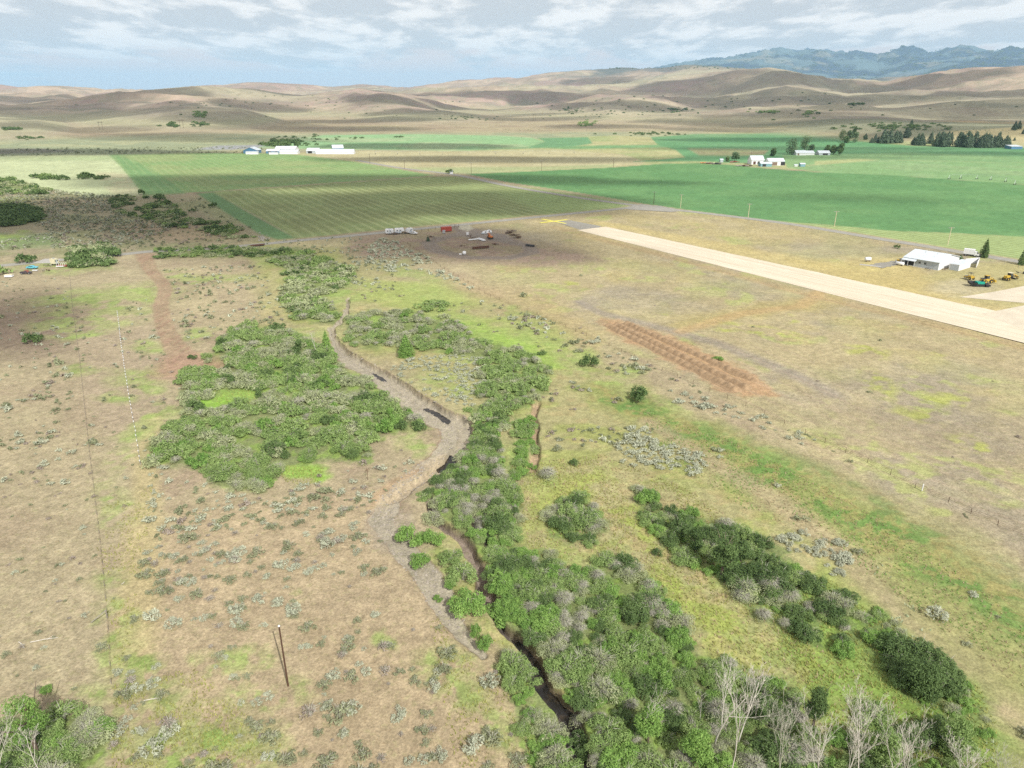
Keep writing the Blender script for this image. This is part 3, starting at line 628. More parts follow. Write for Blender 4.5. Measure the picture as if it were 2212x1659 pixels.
# ================================================================== SHEETS
def smooth(pts, n=6):
    p = [np.array(q, float) for q in pts]; out = []
    for i in range(len(p)-1):
        a = p[max(i-1, 0)]; b = p[i]; c = p[i+1]; d = p[min(i+2, len(p)-1)]
        for k in range(n):
            t = k/n; out.append(.5*((2*b)+(-a+c)*t+(2*a-5*b+4*c-d)*t*t+(-a+3*b-3*c+d)*t**3))
    out.append(p[-1]); return out
def ribbon(name, pts, w, z, mat, kind='structure', jag=0.0):
    p = smooth([P(*q) for q in pts], 10); mb = MB(); vs = []
    for i, c in enumerate(p):
        d = p[min(i+1, len(p)-1)]-p[max(i-1, 0)]; d /= np.linalg.norm(d); nrm = np.array([-d[1], d[0]])
        a = w/2+rnd.uniform(-jag, jag); b = w/2+rnd.uniform(-jag, jag)
        vs += [(*(c+nrm*a), z), (*(c-nrm*b), z)]
    mb.add(vs, [(2*i, 2*i+1, 2*i+3, 2*i+2) for i in range(len(p)-1)])
    o = mb.build(name, mat); o['kind'] = kind; return o
def sheet(name, poly, z, mat, world=False):
    pts = poly if world else [P(*q) for q in poly]
    o = MB().add([(x, y, z) for x, y in pts], [tuple(range(len(pts)))]).build(name, mat); o['kind'] = 'structure'; return o
ribbon('road', [(-120,585),(0,574),(130,562),(250,551),(330,543),(450,537),(560,528),(640,520),(750,510),(850,500),(1000,485),(1150,470),(1300,455),(1390,446),(1430,446)], 6.5, .05, M['asphalt'])
ribbon('road', [(770,346),(860,362),(985,378),(1100,402),(1250,427),(1400,447),(1500,458),(1600,470),(1700,483),(1800,499),(1900,516),(2000,532),(2100,549),(2212,567),(2330,588)], 7.5, .06, M['asphalt'])
sheet('road', [(1345,449),(1385,441),(1430,446),(1480,455),(1450,458),(1400,455),(1360,453)], .07, M['asphalt'])
# runway: one straight strip, with the apron beside its near end
rw = [P(1310,490), P(1247,497)]
rdx, rdy = P(2070,652)[0]-P(1310,490)[0], P(2070,652)[1]-P(1310,490)[1]; rl = math.hypot(rdx, rdy); rdx /= rl; rdy /= rl
RA = P(1322,491); RB = P(1247,497); LEN = 520
per = (rdy, -rdx)
wd = (RB[0]-RA[0])*per[0]+(RB[1]-RA[1])*per[1]
# near edge measured along the lower side of the strip
q1 = P(1400,537); q2 = P(2212,741); e = ((q2[0]-q1[0]), (q2[1]-q1[1])); el = math.hypot(*e); e = (e[0]/el, e[1]/el)
t1 = P(1310,490); t2 = P(2050,650); f = ((t2[0]-t1[0]), (t2[1]-t1[1])); fl = math.hypot(*f); f = (f[0]/fl, f[1]/fl)
def edge_pts(a, d, n, L, j):
    return [(a[0]+d[0]*L*i/n-d[1]*rnd.uniform(-j, j), a[1]+d[1]*L*i/n+d[0]*rnd.uniform(-j, j)) for i in range(n+1)]
top = edge_pts(t1, f, 60, 420, .45); bot = edge_pts(P(1247,497), ((P(2212,741)[0]-P(1247,497)[0]), (P(2212,741)[1]-P(1247,497)[1])), 60, 1.35, 0)
top2 = [P(1310,490), P(1286,495), P(1297,491)]
vs = [(x, y, .06) for x, y in top]+[(x, y, .06) for x, y in bot]
o = MB().add(vs, [(i, i+1, 62+i, 61+i) for i in range(60)]).build('runway', M['runway']); o['kind'] = 'structure'
sheet('runway', [(1195,478),(1232,476),(1300,489),(1286,494),(1252,496)], .03, M['old_tarmac'])
sheet('apron', [(2072,642),(2150,630),(2212,618),(2420,580),(2500,640),(2400,760),(2212,712),(2120,678),(2212,660),(2215,655)], .075, M['apron'])
# yellow cross on the closed runway end
xm = MB()
ax, ay = P(1196,478)
for an in (math.radians(35), math.radians(-50)):
    c_, s_ = math.cos(an), math.sin(an); L, w = 11, 1.1
    xm.add([(ax+c_*L*i-s_*w*j, ay+s_*L*i+c_*w*j, .10+(.004 if an > 0 else 0)) for i, j in ((-1,-1),(1,-1),(1,1),(-1,1))]+[(ax+c_*L*i-s_*w*j, ay+s_*L*i+c_*w*j, .02) for i, j in ((-1,-1),(1,-1),(1,1),(-1,1))], [(0,1,2,3),(0,4,5,1),(1,5,6,2),(2,6,7,3),(3,7,4,0)])
tag(xm.build('runway_marker', M['marker']), 'large yellow cross laid flat at the grey end of the runway', 'runway marker')
# water
def pool(poly, z):
    pts = [P(*q) for q in poly]; cx = sum(p[0] for p in pts)/len(pts); cy = sum(p[1] for p in pts)/len(pts)
    pts = [(cx+(x-cx)*1.05, cy+(y-cy)*1.05) for x, y in pts]; pts = [tuple(p) for p in smooth(pts+[pts[0]], 6)[:-1]]; pts = [(x+rnd.uniform(-.22, .22), y+rnd.uniform(-.3, .3)) for x, y in pts]
    z = gz(cx, cy)+.24
    o = MB().add([(x, y, z) for x, y in pts], [tuple(range(len(pts)))]).build('creek_water', M['water']); o['kind'] = 'structure'
pool([(915,870),(932,872),(955,884),(972,896),(955,902),(935,897),(922,884)], 0)
pool([(942,992),(950,976),(968,970),(982,976),(978,990),(965,1004),(946,1003)], 0)
pool([(790,794),(803,793),(820,801),(833,811),(818,811),(800,803)], 0)
def wribbon(pts, w, z):
    ribbon('creek_water', pts, w, z, M['water'], jag=.15)
wribbon([(1110,1372),(1125,1385),(1155,1420),(1165,1450),(1192,1495),(1220,1540),(1243,1590),(1262,1640)], 3.4, -1.75)

# ================================================================== THINGS
def at(u, v, z=0.0): x, y = P(u, v); return x, y
def thing(name, u, v, rz=0, z=0.0, **k):
    x, y = P(u, v); return empty(name, (x, y, z), rz, **k)
def ang(a, b):
    (x1, y1), (x2, y2) = P(*a), P(*b); return math.atan2(y2-y1, x2-x1)

# utility poles -------------------------------------------------------
def power_pole(u, v, h, mat, label, arm=True, group=None, lean=0):
    r = thing('utility_pole', u, v, rnd.uniform(-.1, .1), label=label, cat='utility pole', group=group)
    MB().tube([(0,0,-.3),(lean*.5,0,h*.5),(lean,0,h)], [.14,.12,.10] if not arm else [.2,.18,.15], 8).build('pole', mat, r)
    if arm:
        MB().box(lean-1.6, lean+1.6, -.2, -.08, h-.55, h-.35).build('crossarm', M['wood_grey'], r)
        for k in (-1.4, -.7, .9, 1.4): MB().tube([(lean+k,-.14,h-.35),(lean+k,-.14,h-.1)], [.06,.04], 6).build('insulator', M['white'], r)
    else: MB().tube([(lean,0,h),(lean,0,h+.12)], [.17,.13], 8).build('pole_cap', M['white'], r)
    return r
power_pole(622, 1478, 10, M['wood_dark'], 'brown wooden pole standing alone on the bare sagebrush slope', False)
for (u, v, h, l) in [(2047,529,9.6,'pale yellow wooden power pole nearest the white hangar across the road'),
                     (1802,490,9.6,'pale yellow power pole second from the hangar beside the striped field'),
                     (1616,470,9.2,'thin power pole third along the road at the edge of the green field'),
                     (1470,448,9.2,'power pole beside the road junction, on its hangar side'),
                     (1412,441,9.2,'darker power pole just past the road junction')]:
    power_pole(u, v, h, M['wood_pale'] if v > 441 else M['wood_dark'], l, True, 'power poles along the road')
for u, v in [(799,353),(874,365),(1018,375),(1170,369),(1325,362)]:
    power_pole(u, v, 11, M['wood_dark'], 'thin dark pole in the line crossing behind the mown fields', True, 'far power poles behind the fields')
power_pole(1621, 352, 13, M['wood_dark'], 'tall dark pole with crossarm beside the white roofed farm barn', True)
for u, v in [(219,281),(393,277),(964,260),(1154,260)]:
    x, y, z = hit(u, v); r = empty('transmission_pylon', (x, y, z), .1, label='tiny H-frame power pylon on the lower slope of the dry hills', cat='pylon', group='H-frame pylons on the dry hills')
    for s in (-3.5, 3.5): MB().tube([(s,0,-1),(s,0,19)], .28, 5).build('pole', M['wood_dark'], r)
    MB().box(-6.5, 6.5, -.2, .2, 16.5, 17.1).build('crossarm', M['wood_dark'], r)

# fences --------------------------------------------------------------
def fence(name, label, pts, gap, ph, pw, pmat, wires=3, tip=None, group=None, wr=.018):
    w = [P(*q) for q in pts]; root = empty(name, (w[0][0], w[0][1], 0), 0, label=label, cat='fence', group=group)
    ox, oy = w[0]; P3 = []
    acc = 0
    for i in range(len(w)-1):
        L = math.hypot(w[i+1][0]-w[i][0], w[i+1][1]-w[i][1]); n = max(1, int(L/gap))
        for k in range(n): P3.append((w[i][0]+(w[i+1][0]-w[i][0])*k/n, w[i][1]+(w[i+1][1]-w[i][1])*k/n))
    P3.append(w[-1]); zs = ground_z(np.array([p[0] for p in P3]), np.array([p[1] for p in P3]))
    po = MB().tube([(0,0,-.5),(rnd.uniform(-.04,.04),0,ph)], [pw, pw*.85], 5).build('post', pmat, root); proto = po.data
    bpy.data.objects.remove(po)
    tp = None
    step = 1 if len(P3) <= 100 else 2
    for i, p in enumerate(P3):
        if i % step: continue
        o = bpy.data.objects.new('post', proto); link(o, root); o.location = (p[0]-ox, p[1]-oy, zs[i]); o.scale = (1, 1, rnd.uniform(.88, 1.12)); o.rotation_euler = (rnd.uniform(-.06,.06), rnd.uniform(-.06,.06), 0)
        if tip:
            if tp is None:
                t = MB().box(-pw*1.6, pw*1.6, -pw*1.6, pw*1.6, ph*.75, ph+.03).build('post_tip', tip, o); tp = t.data
            else: link(bpy.data.objects.new('post_tip', tp), o)
    if wires:
        mb = MB()
        for k in range(wires):
            hh = ph*(.35+.6*k/max(1, wires-1)); mb.tube([(p[0]-ox, p[1]-oy, zs[i]+hh) for i, p in enumerate(P3)], wr, 3, False)
        mb.build('wire', M['rust'], root)
    return root
fence('wire_fence', 'long dark wire fence climbing the left slope beside green weeds', [(151,596),(155,650),(172,775),(186,905),(197,1005),(212,1130),(224,1240),(231,1320),(237,1400),(240,1475)], 3.4, 1.05, .045, M['wood_grey'], 2, wr=.009)
fence('stake_fence', 'row of small white tipped stakes between the fence and the willow thicket', [(254,676),(262,745),(270,800),(283,880),(293,935),(303,1000)], 2.6, 1.05, .05, M['steel'], 1, M['white'], wr=.01)
fence('wire_fence', 'thin post and wire fence between the sagebrush strip and airstrip grass', [(880,527),(960,580),(1060,640),(1160,680),(1290,735),(1430,800),(1611,875),(1740,935),(1874,997),(1977,1051),(2049,1082),(2098,1107),(2156,1132),(2260,1180),(2420,1260)], 5.5, 1.2, .06, M['wood_dark'], 3)
fence('post_fence', 'sparse post fence along the road beside the corral and airstrip', [(895,502),(985,489)], 5, 1.4, .09, M['wood_dark'], 2)
fence('post_fence', 'row of posts between the north road and the runway end', [(1020,487),(1150,475),(1280,462),(1370,455)], 6, 1.3, .09, M['wood_grey'], 2)
fence('post_fence', 'post fence along the road beside the hangar grass', [(1440,459),(1560,472),(1700,492),(1840,514),(1960,533),(2080,556),(2200,578)], 6, 1.3, .08, M['wood_grey'], 2)
fence('post_fence', 'short gate fence of tall posts at the corral entrance', [(974,492),(982,491),(991,490)], 2.5, 2.2, .12, M['wood_dark'], 2)
w_ = thing('marker_post', 1992, 1058, 0, label='white plastic marker post standing in the wire fence line', cat='marker post')
MB().tube([(0,0,-.2),(0,0,1.35)], .11, 8).build('post', M['white'], w_)
g_ = thing('fence_brace', 232, 1335, .3, label='grey wooden corner brace leaning on the left wire fence', cat='fence brace')
MB().tube([(0,0,0),(0,0,1.5)], .09, 6).build('post', M['wood_grey'], g_); MB().tube([(-2.2,-.4,0),(0,0,1.4)], .07, 6).build('brace', M['wood_grey'], g_)

# buildings -----------------------------------------------------------
def gable(name, label, ox, oy, rz, L, W, eave, rise, wall, roof, over=.35, cat='building', doors=(), wins=(), shed=False, oz=0.0, group=None):
    r = empty(name, (ox, oy, oz), rz, label=label, cat=cat, group=group)
    t = MB()
    if shed: t.add([(0,0,0),(L,0,0),(L,W,0),(0,W,0),(0,0,eave),(L,0,eave),(L,W,eave+rise),(0,W,eave+rise)], [(0,3,2,1),(4,5,6,7),(0,1,5,4),(1,2,6,5),(2,3,7,6),(3,0,4,7)])
    else: t.add([(0,0,-.3),(L,0,-.3),(L,W,-.3),(0,W,-.3),(0,0,eave),(L,0,eave),(L,W,eave),(0,W,eave),(0,W/2,eave+rise),(L,W/2,eave+rise)],
                [(0,1,5,4),(3,7,6,2),(0,4,8,7,3),(1,2,6,9,5),(4,5,9,8),(7,8,9,6)])
    t.build('wall', wall, r)
    q = MB(); a = -over; th = .16
    if shed: 
        k = rise/W
        q.add([(a,a,eave+a*k+.02),(L-a,a,eave+a*k+.02),(L-a,W-a,eave+rise-a*k+.02),(a,W-a,eave+rise-a*k+.02),(a,a,eave+a*k+.02+th),(L-a,a,eave+a*k+.02+th),(L-a,W-a,eave+rise-a*k+.02+th),(a,W-a,eave+rise-a*k+.02+th)], [(0,3,2,1),(4,5,6,7),(0,1,5,4),(1,2,6,5),(2,3,7,6),(3,0,4,7)])
    else:
        k = rise/(W/2)
        pr = [(a, eave+a*k+.03), (W/2, eave+rise+.03), (W-a, eave+a*k+.03), (W-a, eave+a*k+.03+th), (W/2, eave+rise+.03+th), (a, eave+a*k+.03+th)]
        n = len(pr); q.add([(a, y, z) for y, z in pr]+[(L-a, y, z) for y, z in pr], [tuple(range(n))[::-1], tuple(range(n, 2*n))]+[(i, (i+1) % n, (i+1) % n+n, i+n) for i in range(n)])
        rb = MB()
        for i in range(1, int(L/1.2)):
            x = i*L/int(L/1.2)
            for s in (0, 1):
                y0, y1 = (a, W/2) if s == 0 else (W-a, W/2); z0, z1 = eave+a*k+.19, eave+rise+.19
                rb.add([(x-.03,y0,z0),(x+.03,y0,z0),(x+.03,y1,z1),(x-.03,y1,z1),(x-.03,y0,z0+.05),(x+.03,y0,z0+.05),(x+.03,y1,z1+.05),(x-.03,y1,z1+.05)], [(4,5,6,7),(0,1,5,4),(1,2,6,5),(3,0,4,7)])
    ro = q.build('roof', roof, r)
    if not shed and L > 12 and rb.v: rb.build('seam', roof, ro)
    for face, p0, p1, z0, z1, mm in doors:
        b = MB(); b.box(p0, p1, -.05, .04, z0, z1) if face == 0 else b.box(L-.04, L+.05, p0, p1, z0, z1) if face == 1 else b.box(-.05, .04, p0, p1, z0, z1)
        b.build('door', mm, r)
    for face, p0, p1, z0, z1 in wins:
        b = MB(); b.box(p0, p1, -.06, .04, z0, z1) if face == 0 else b.box(L-.04, L+.06, p0, p1, z0, z1) if face == 1 else b.box(-.06, .04, p0, p1, z0, z1)
        w = b.build('window', M['glass'], r)
        f = MB(); e = .09
        for (c0, c1, d0, d1) in ((p0-e, p1+e, z0-e, z0), (p0-e, p1+e, z1, z1+e), (p0-e, p0, z0, z1), (p1, p1+e, z0, z1)):
            f.box(c0, c1, -.1, .04, d0, d1) if face == 0 else f.box(L-.04, L+.1, c0, c1, d0, d1) if face == 1 else f.box(-.1, .04, c0, c1, d0, d1)
        f.build('window_frame', M['white'], w)
    return r
A = P(1951,570.5); B = P(2026,583.5); rz = math.atan2(B[1]-A[1], B[0]-A[0]); LH = math.hypot(B[0]-A[0], B[1]-A[1]); Cc = P(2083,573); WH = math.hypot(Cc[0]-B[0], Cc[1]-B[1])
hg = gable('hangar', 'large white metal hangar with pale low gabled roof beside the runway', A[0], A[1], rz, LH, WH, 3.5, 2.4, M['white'], M['roof_white'], .5,
      wins=[(0, LH*.42, LH*.42+1.2, 1.5, 2.6), (0, LH*.58, LH*.58+1.2, 1.5, 2.6)], doors=[(0, .6, 4.8, .1, 2.7, M['dark']), (1, WH-5.4, WH-4.4, 0, 2.1, M['wall_grey'])])  # dark sheet on the front wall paints the shade of the porch recess
MB().box(.05, LH-.05, -.032, -.01, .02, 3.15).build('shaded_wall', M['wall_grey'], hg, )  # grey sheet gives the white long wall a painted shaded tone
MB().add([(-.3,-2.4,2.55),(6.2,-2.4,2.55),(6.2,.1,3.3),(-.3,.1,3.3),(-.3,-2.4,2.67),(6.2,-2.4,2.67),(6.2,.1,3.42),(-.3,.1,3.42)], [(0,3,2,1),(4,5,6,7),(0,1,5,4),(1,2,6,5),(2,3,7,6),(3,0,4,7)]).build('porch_roof', M['roof_white'], hg)
for x in (0, 3, 6): MB().tube([(x,-2.3,0),(x,-2.3,2.6)], .07, 6).build('porch_post', M['white'], hg)
for x in (5.5, 11): MB().tube([(x, WH*.4, 5.3), (x, WH*.4, 6.1)], .12, 8).build('vent_pipe', M['steel'], hg)
A2 = P(2049,582); B2 = P(2070,586); C2 = P(2108,579)
rz2 = math.atan2(B2[1]-A2[1], B2[0]-A2[0]); 
gable('hangar_annex', 'low white flat roofed annex standing at the gable end of the hangar', A2[0], A2[1], rz, math.hypot(B2[0]-A2[0], B2[1]-A2[1])*.95, math.hypot(C2[0]-B2[0], C2[1]-B2[1])*.9, 2.7, .35, M['white'], M['roof_white'], .15, shed=True, doors=[(0, .5, 4.2, 0, 2.3, M['wall_grey'])])
fw = empty('panel_fence', (*P(2108,579), 0), 0, label='tall white panel fence joining the annex to the back of the hangar', cat='fence')
pp = [P(2108,579), P(2114,568), P(2083,571)]; mbf = MB()
for i in range(2):
    x0, y0 = pp[i][0]-pp[0][0], pp[i][1]-pp[0][1]; x1, y1 = pp[i+1][0]-pp[0][0], pp[i+1][1]-pp[0][1]; L = math.hypot(x1-x0, y1-y0); nx, ny = -(y1-y0)/L*.06, (x1-x0)/L*.06; n = max(2, int(L/2.4))
    for k in range(n):
        a = k/n+.004; b = (k+1)/n-.004
        q = [(x0+(x1-x0)*a, y0+(y1-y0)*a), (x0+(x1-x0)*b, y0+(y1-y0)*b)]
        mbf2 = MB().add([(q[0][0]+nx,q[0][1]+ny,0),(q[1][0]+nx,q[1][1]+ny,0),(q[1][0]-nx,q[1][1]-ny,0),(q[0][0]-nx,q[0][1]-ny,0),(q[0][0]+nx,q[0][1]+ny,2.7),(q[1][0]+nx,q[1][1]+ny,2.7),(q[1][0]-nx,q[1][1]-ny,2.7),(q[0][0]-nx,q[0][1]-ny,2.7)], [(0,3,2,1),(4,5,6,7),(0,1,5,4),(1,2,6,5),(2,3,7,6),(3,0,4,7)])
        mbf2.build('panel', M['white'], fw)
def tank(u, v, L, R, rz, label):
    r = thing('fuel_tank', u, v, rz, label=label, cat='tank')
    n = 12; pts = [(-L/2-R*.25,0,R+.3),(-L/2-R*.15,0,R+.3),(-L/2,0,R+.3),(L/2,0,R+.3),(L/2+R*.15,0,R+.3),(L/2+R*.25,0,R+.3)]
    MB().tube(pts, [R*.35,R*.75,R,R,R*.75,R*.35], n).build('tank_shell', M['white'], r, True)
    for s in (-L*.3, L*.3): MB().box(s-.15, s+.15, -R*.7, R*.7, 0, .55).build('saddle', M['rust'], r)
    MB().tube([(0,0,2*R+.25),(0,0,2*R+.5)], .18, 8).build('filler_cap', M['steel'], r)
tank(1943, 573.5, 3.6, .75, rz, 'long white fuel tank lying in front of the hangar porch')
tank(1874, 564.5, 2.6, .9, .1, 'short white tank on the grass apart from the hangar')
sl = thing('concrete_slab', 1880, 574, ang((1863,572),(1898,576)), label='narrow pale concrete slab on the grass left of the hangar', cat='slab')
MB().box(-4.6, 4.6, -1.1, 1.1, 0, .16).build('slab', M['concrete'], sl)
bk = thing('storage_bin', 1939.5, 568.5, rz, label='small yellow storage bin standing at the hangar corner', cat='bin')
MB().taper(-.6, .6, -.5, .5, 0, 1.7, .08, .08).build('body', M['yellow'], bk); MB().box(-.66, .66, -.56, .56, 1.7, 1.82).build('lid', M['yellow'], bk)
tx = ribbon('taxi_path', [(1890,576),(1915,571),(1945,566),(1962,560)], 7, .02, M['old_tarmac'], jag=.8)

# wheels and vehicles --------------------------------------------------
def wheel(parent, x, y, R, w, hub=None):
    o = MB().tube([(x, y-w/2, R), (x, y+w/2, R)], R, 16).build('wheel', M['tyre'], parent)
    MB().tube([(x, y-w/2-.02, R), (x, y+w/2+.02, R)], R*.5, 10).build('rim', hub or M['steel'], o)
def box_truck(u, v, rz, label):
    r = thing('box_truck', u, v, rz, label=label, cat='truck')
    MB().box(-3.2, 1.5, -1.2, 1.2, 1.0, 3.5).build('cargo_box', M['white'], r)
    MB().prism([(1.6,.6),(3.6,.6),(3.7,1.4),(3.1,1.6),(2.7,2.5),(1.6,2.55)], -1.05, 1.05).build('cab', M['white'], r)
    MB().prism([(2.82,1.6),(3.12,1.62),(2.76,2.42),(2.5,2.42)], -1.07, 1.07).build('windscreen', M['glass'], r)
    MB().box(-3.2, 3.4, -.9, .9, .55, .95).build('chassis', M['black_steel'], r)
    for x in (-2, 2.7):
        for y in (-.95, .95): wheel(r, x, y, .48, .3)
box_truck(2096, 553, rz+.25, 'white box truck parked behind the hangar on the road side')
def pickup(u, v, rz, label, mat=None, cab2=None, wrecked=False, s=1.0):
    mat = mat or M['white']; r = thing('pickup_truck', u, v, rz, label=label, cat='pickup truck'); r.scale = (s, s, s)
    MB().prism([(-2.6,.5),(2.6,.45),(2.65,.95),(1.3,1.12),(-2.6,1.12)], -.95, .95).build('body', mat, r)
    MB().prism([(-.7,1.12),(1.3,1.12),(.75,1.78),(-.5,1.8)], -.85, .85).build('cab', cab2 or mat, r)
    MB().prism([(-.55,1.2),(1.08,1.2),(.72,1.68),(-.42,1.7)], -.87, .87).build('window', M['glass'], r)
    MB().box(-2.5, -.85, -.8, .8, 1.122, 1.14).build('truck_bed', M['dark'], r)
    for x in (-1.65, 1.7):
        for y in (-.85, .85): wheel(r, x, y, .38, .25)
    for y in (-.7, .7): MB().box(2.62, 2.69, y-.15, y+.15, .7, .88).build('headlight', M['glass'], r)
def camper(u, v, rz, label, L=6, mat=None, over=False, hitch=True, stripe=None):
    r = thing('camper_trailer', u, v, rz, label=label, cat='camper'); mat = mat or M['white']
    pr = [(-L/2,.6),(L/2-.3,.6),(L/2,1.2),(L/2-.1,2.6),(L/2-.5,2.95),(-L/2,2.95)]
    if over: pr = [(-L/2,.6),(L/2-1.4,.6),(L/2-1.4,1.5),(L/2,1.6),(L/2+.1,2.6),(L/2-.4,3.25),(-L/2,3.1)]
    MB().prism(pr, -1.2, 1.2).build('body', mat, r)
    MB().box(-L/2+.02, L/2-1.5, -1.23, -1.2, .95, 1.2).build('stripe', stripe or M['blue_wall'], r)
    for x in (-L*.3, L*.05): MB().box(x, x+.8, -1.24, -1.2, 1.6, 2.2).build('window', M['glass'], r)
    MB().box(-.15, .5, -1.245, -1.2, .7, 2.5).build('door', M['wall_grey'], r)
    MB().box(-.6, .3, -.35, .35, 3.0, 3.3).build('roof_vent', M['steel'], r)
    for x in (-.5, .4):
        for y in (-1.05, 1.05): wheel(r, x, y, .36, .22)
    if hitch: MB().tube([(L/2-.2,0,.6),(L/2+1.1,0,.5)], .07, 6).build('hitch', M['black_steel'], r)
camper(842, 505.5, .05, 'plain white box trailer at the left end of the parked campers', 4.6, stripe=M['wall_grey'])
camper(863, 504.5, .15, 'white camper with raised nose second in the row by the road', 5.2, over=True)
camper(885, 503.5, 1.0, 'small white camper parked behind the white pickup', 3.8)
pickup(894, 505.5, -.35, 'white pickup truck at the right end of the camper row', s=.85)
def flat_trailer(u, v, rz, label, L=4.5):
    r = thing('flatbed_trailer', u, v, rz, label=label, cat='trailer')
    MB().box(-L/2, L/2, -1, 1, .6, .75).build('deck', M['wood_dark'], r)
    MB().box(-L/2, -L/2+.1, -1, 1, .75, 1.5).build('headboard', M['black_steel'], r)
    for y in (-.95, .95): wheel(r, 0, y, .36, .22)
    MB().tube([(L/2,0,.65),(L/2+1.2,0,.5)], .06, 6).build('hitch', M['black_steel'], r)
flat_trailer(853, 506, .1, 'dark flatbed trailer between the first two campers', 3.5); flat_trailer(875.5, 504, .1, 'dark low trailer between the two right campers', 4)
rc = thing('shipping_container', 964, 499.5, ang((953,500.6),(976,499)), label='red steel shipping container lying beside the corral entrance', cat='container')
MB().box(-3.1, 3.1, -1.2, 1.2, .15, 2.7).build('body', M['red'], rc)
rb_ = MB()
for i in range(25): rb_.box(-3+i*.245, -2.9+i*.245, -1.25, -1.2, .3, 2.55)
rb_.build('corrugation', M['red'], rc)
for y in (-.6, .6): MB().box(3.1, 3.15, y-.56, y+.56, .25, 2.6).build('door', M['red'], rc)
MB().box(3.16, 3.2, .35, 1.1, .3, 2.6).build('door_panel', M['white'], rc)
def junk(u, v, rz, label, name='scrap_pile', mat='rust', n=8, s=1.0, cat='scrap pile', long=False):
    r = thing(name, u, v, rz, label=label, cat=cat)
    for i in range(n):
        b = MB(); L = rnd.uniform(.6, 1.6)*s*(2.6 if long else 1); x, y = rnd.uniform(-1.6, 1.6)*s, rnd.uniform(-.6, .6)*s; a = rnd.uniform(-.4, .4) if long else rnd.uniform(0, 3); z = rnd.uniform(.0, .6)*s
        d = np.array([math.cos(a), math.sin(a), rnd.uniform(-.12, .12)]); 
        b.tube([np.array([x, y, z+.15])-d*L/2, np.array([x, y, z+.15])+d*L/2], rnd.uniform(.08, .22)*s, 4)
        b.build('beam' if long else 'scrap_piece', M[mat] if i % 4 else M['wood_grey'], r)
def small_box(u, v, rz, label, name, mat, lx, ly, lz, cat, lid=None):
    r = thing(name, u, v, rz, label=label, cat=cat)
    MB().taper(-lx/2, lx/2, -ly/2, ly/2, .12, lz, .04, .04).build('body', mat, r); MB().box(-lx/2-.05, lx/2+.05, -ly/2-.05, ly/2+.05, lz, lz+.1).build('lid', lid or mat, r)
    MB().box(-lx/2*.8, lx/2*.8, -ly/2*.8, ly/2*.8, 0, .12).build('skid', M['wood_grey'], r)
small_box(959, 504, .1, 'small grey crate in front of the red container', 'storage_crate', M['steel'], 1.7, 1.2, 1.7, 'crate')
small_box(1010, 508.5, .1, 'upright white cabinet standing alone in the corral yard', 'storage_cabinet', M['white'], 1.3, 1, 1.7, 'cabinet')
junk(1016, 510, 0, 'small dark scrap heap beside the white cabinet'); junk(1022, 514.5, .2, 'rusty dark scrap heap in the ring beside the white panels', n=10)
junk(932, 512, .2, 'dark scrap heap left of the dirt ring track', n=10); junk(939, 515, .2, 'small grey pile just below the scrap left of the ring', mat='wood_grey', n=6)
junk(998, 532, -.3, 'dark scattered scrap beside the lower left curve of the ring', n=7)
junk(1070, 528, 0, 'thin row of dark posts lying in the ring', n=9, long=True, s=.8)
for k, (u, v, l) in enumerate([(1100,504,'stack of dark timber at the upper right of the yard'),(1112,509,'dark timber stack right of the orange excavator'),(1118,514,'lowest brown timber pile at the yard edge'),(1106,500,'upright dark posts sticking from timber heap')]):
    junk(u, v, .2-.1*k, l, 'timber_pile', 'wood_dark', 10, 1.1, 'timber pile', True)
def beam(u0, v0, u1, v1, w, h, mat, label, name, cat):
    r = thing(name, (u0+u1)/2, (v0+v1)/2, ang((u0, v0), (u1, v1)), label=label, cat=cat); (a, b), (c, d) = P(u0, v0), P(u1, v1); L = math.hypot(c-a, d-b)
    MB().taper(-L/2, L/2, -w/2, w/2, .1, h, .05, w*.2).build('body', mat, r)
    for s in (-.35, 0, .35): MB().box(L*s-.1, L*s+.1, -w*.6, w*.6, 0, .1).build('bearer', M['wood_grey'], r)
beam(1012,519,1036,516.5,.9,.5,M['white'],'long thin white panel lying in the middle of the ring','roof_panel','panel')
beam(1034,516.5,1047,520.5,1.6,.8,M['white'],'shorter thick white panel lying against the long one','roof_panel','panel')
beam(1021,538,1056,535,1.1,1.1,M['rust'],'long rusty brown steel tank lying at the bottom of the ring','steel_girder','girder')
beam(1136,530.5,1154,533,1.3,.9,M['black_steel'],'dark flat boat shaped trailer right of the ring','flat_deck','deck')
for (u, v, l) in [(1048,504,'white broken cabin shell at the top of the yard'),(1056,502,'grey and white wreckage beside the broken cabin shell')]:
    r = thing('wrecked_shell', u, v, .3, label=l, cat='wreck')
    MB().prism([(-1.8,.1),(1.8,.1),(1.5,1.0),(.4,1.5),(-1.2,1.1)], -.9, .9).build('shell', M['white'], r)
    MB().box(-2.4, -1.2, -1.4, .4, .1, .35).build('panel', M['wall_grey'], r); MB().box(-.4, .5, -.93, -.9, .6, 1.2).build('opening', M['dark'], r)
r = thing('water_tank', 1003, 549.5, .1, label='round white tank with a small white crate at the ring road', cat='tank')
MB().tube([(0,0,0),(0,0,1.4),(0,0,1.7)], [.95,.95,.4], 14).build('body', M['white'], r, True); MB().tube([(0,0,1.7),(0,0,1.85)], .3, 10).build('lid', M['steel'], r); MB().box(-2.6, -1.4, -.5, .4, 0, .5).build('crate', M['white'], r)
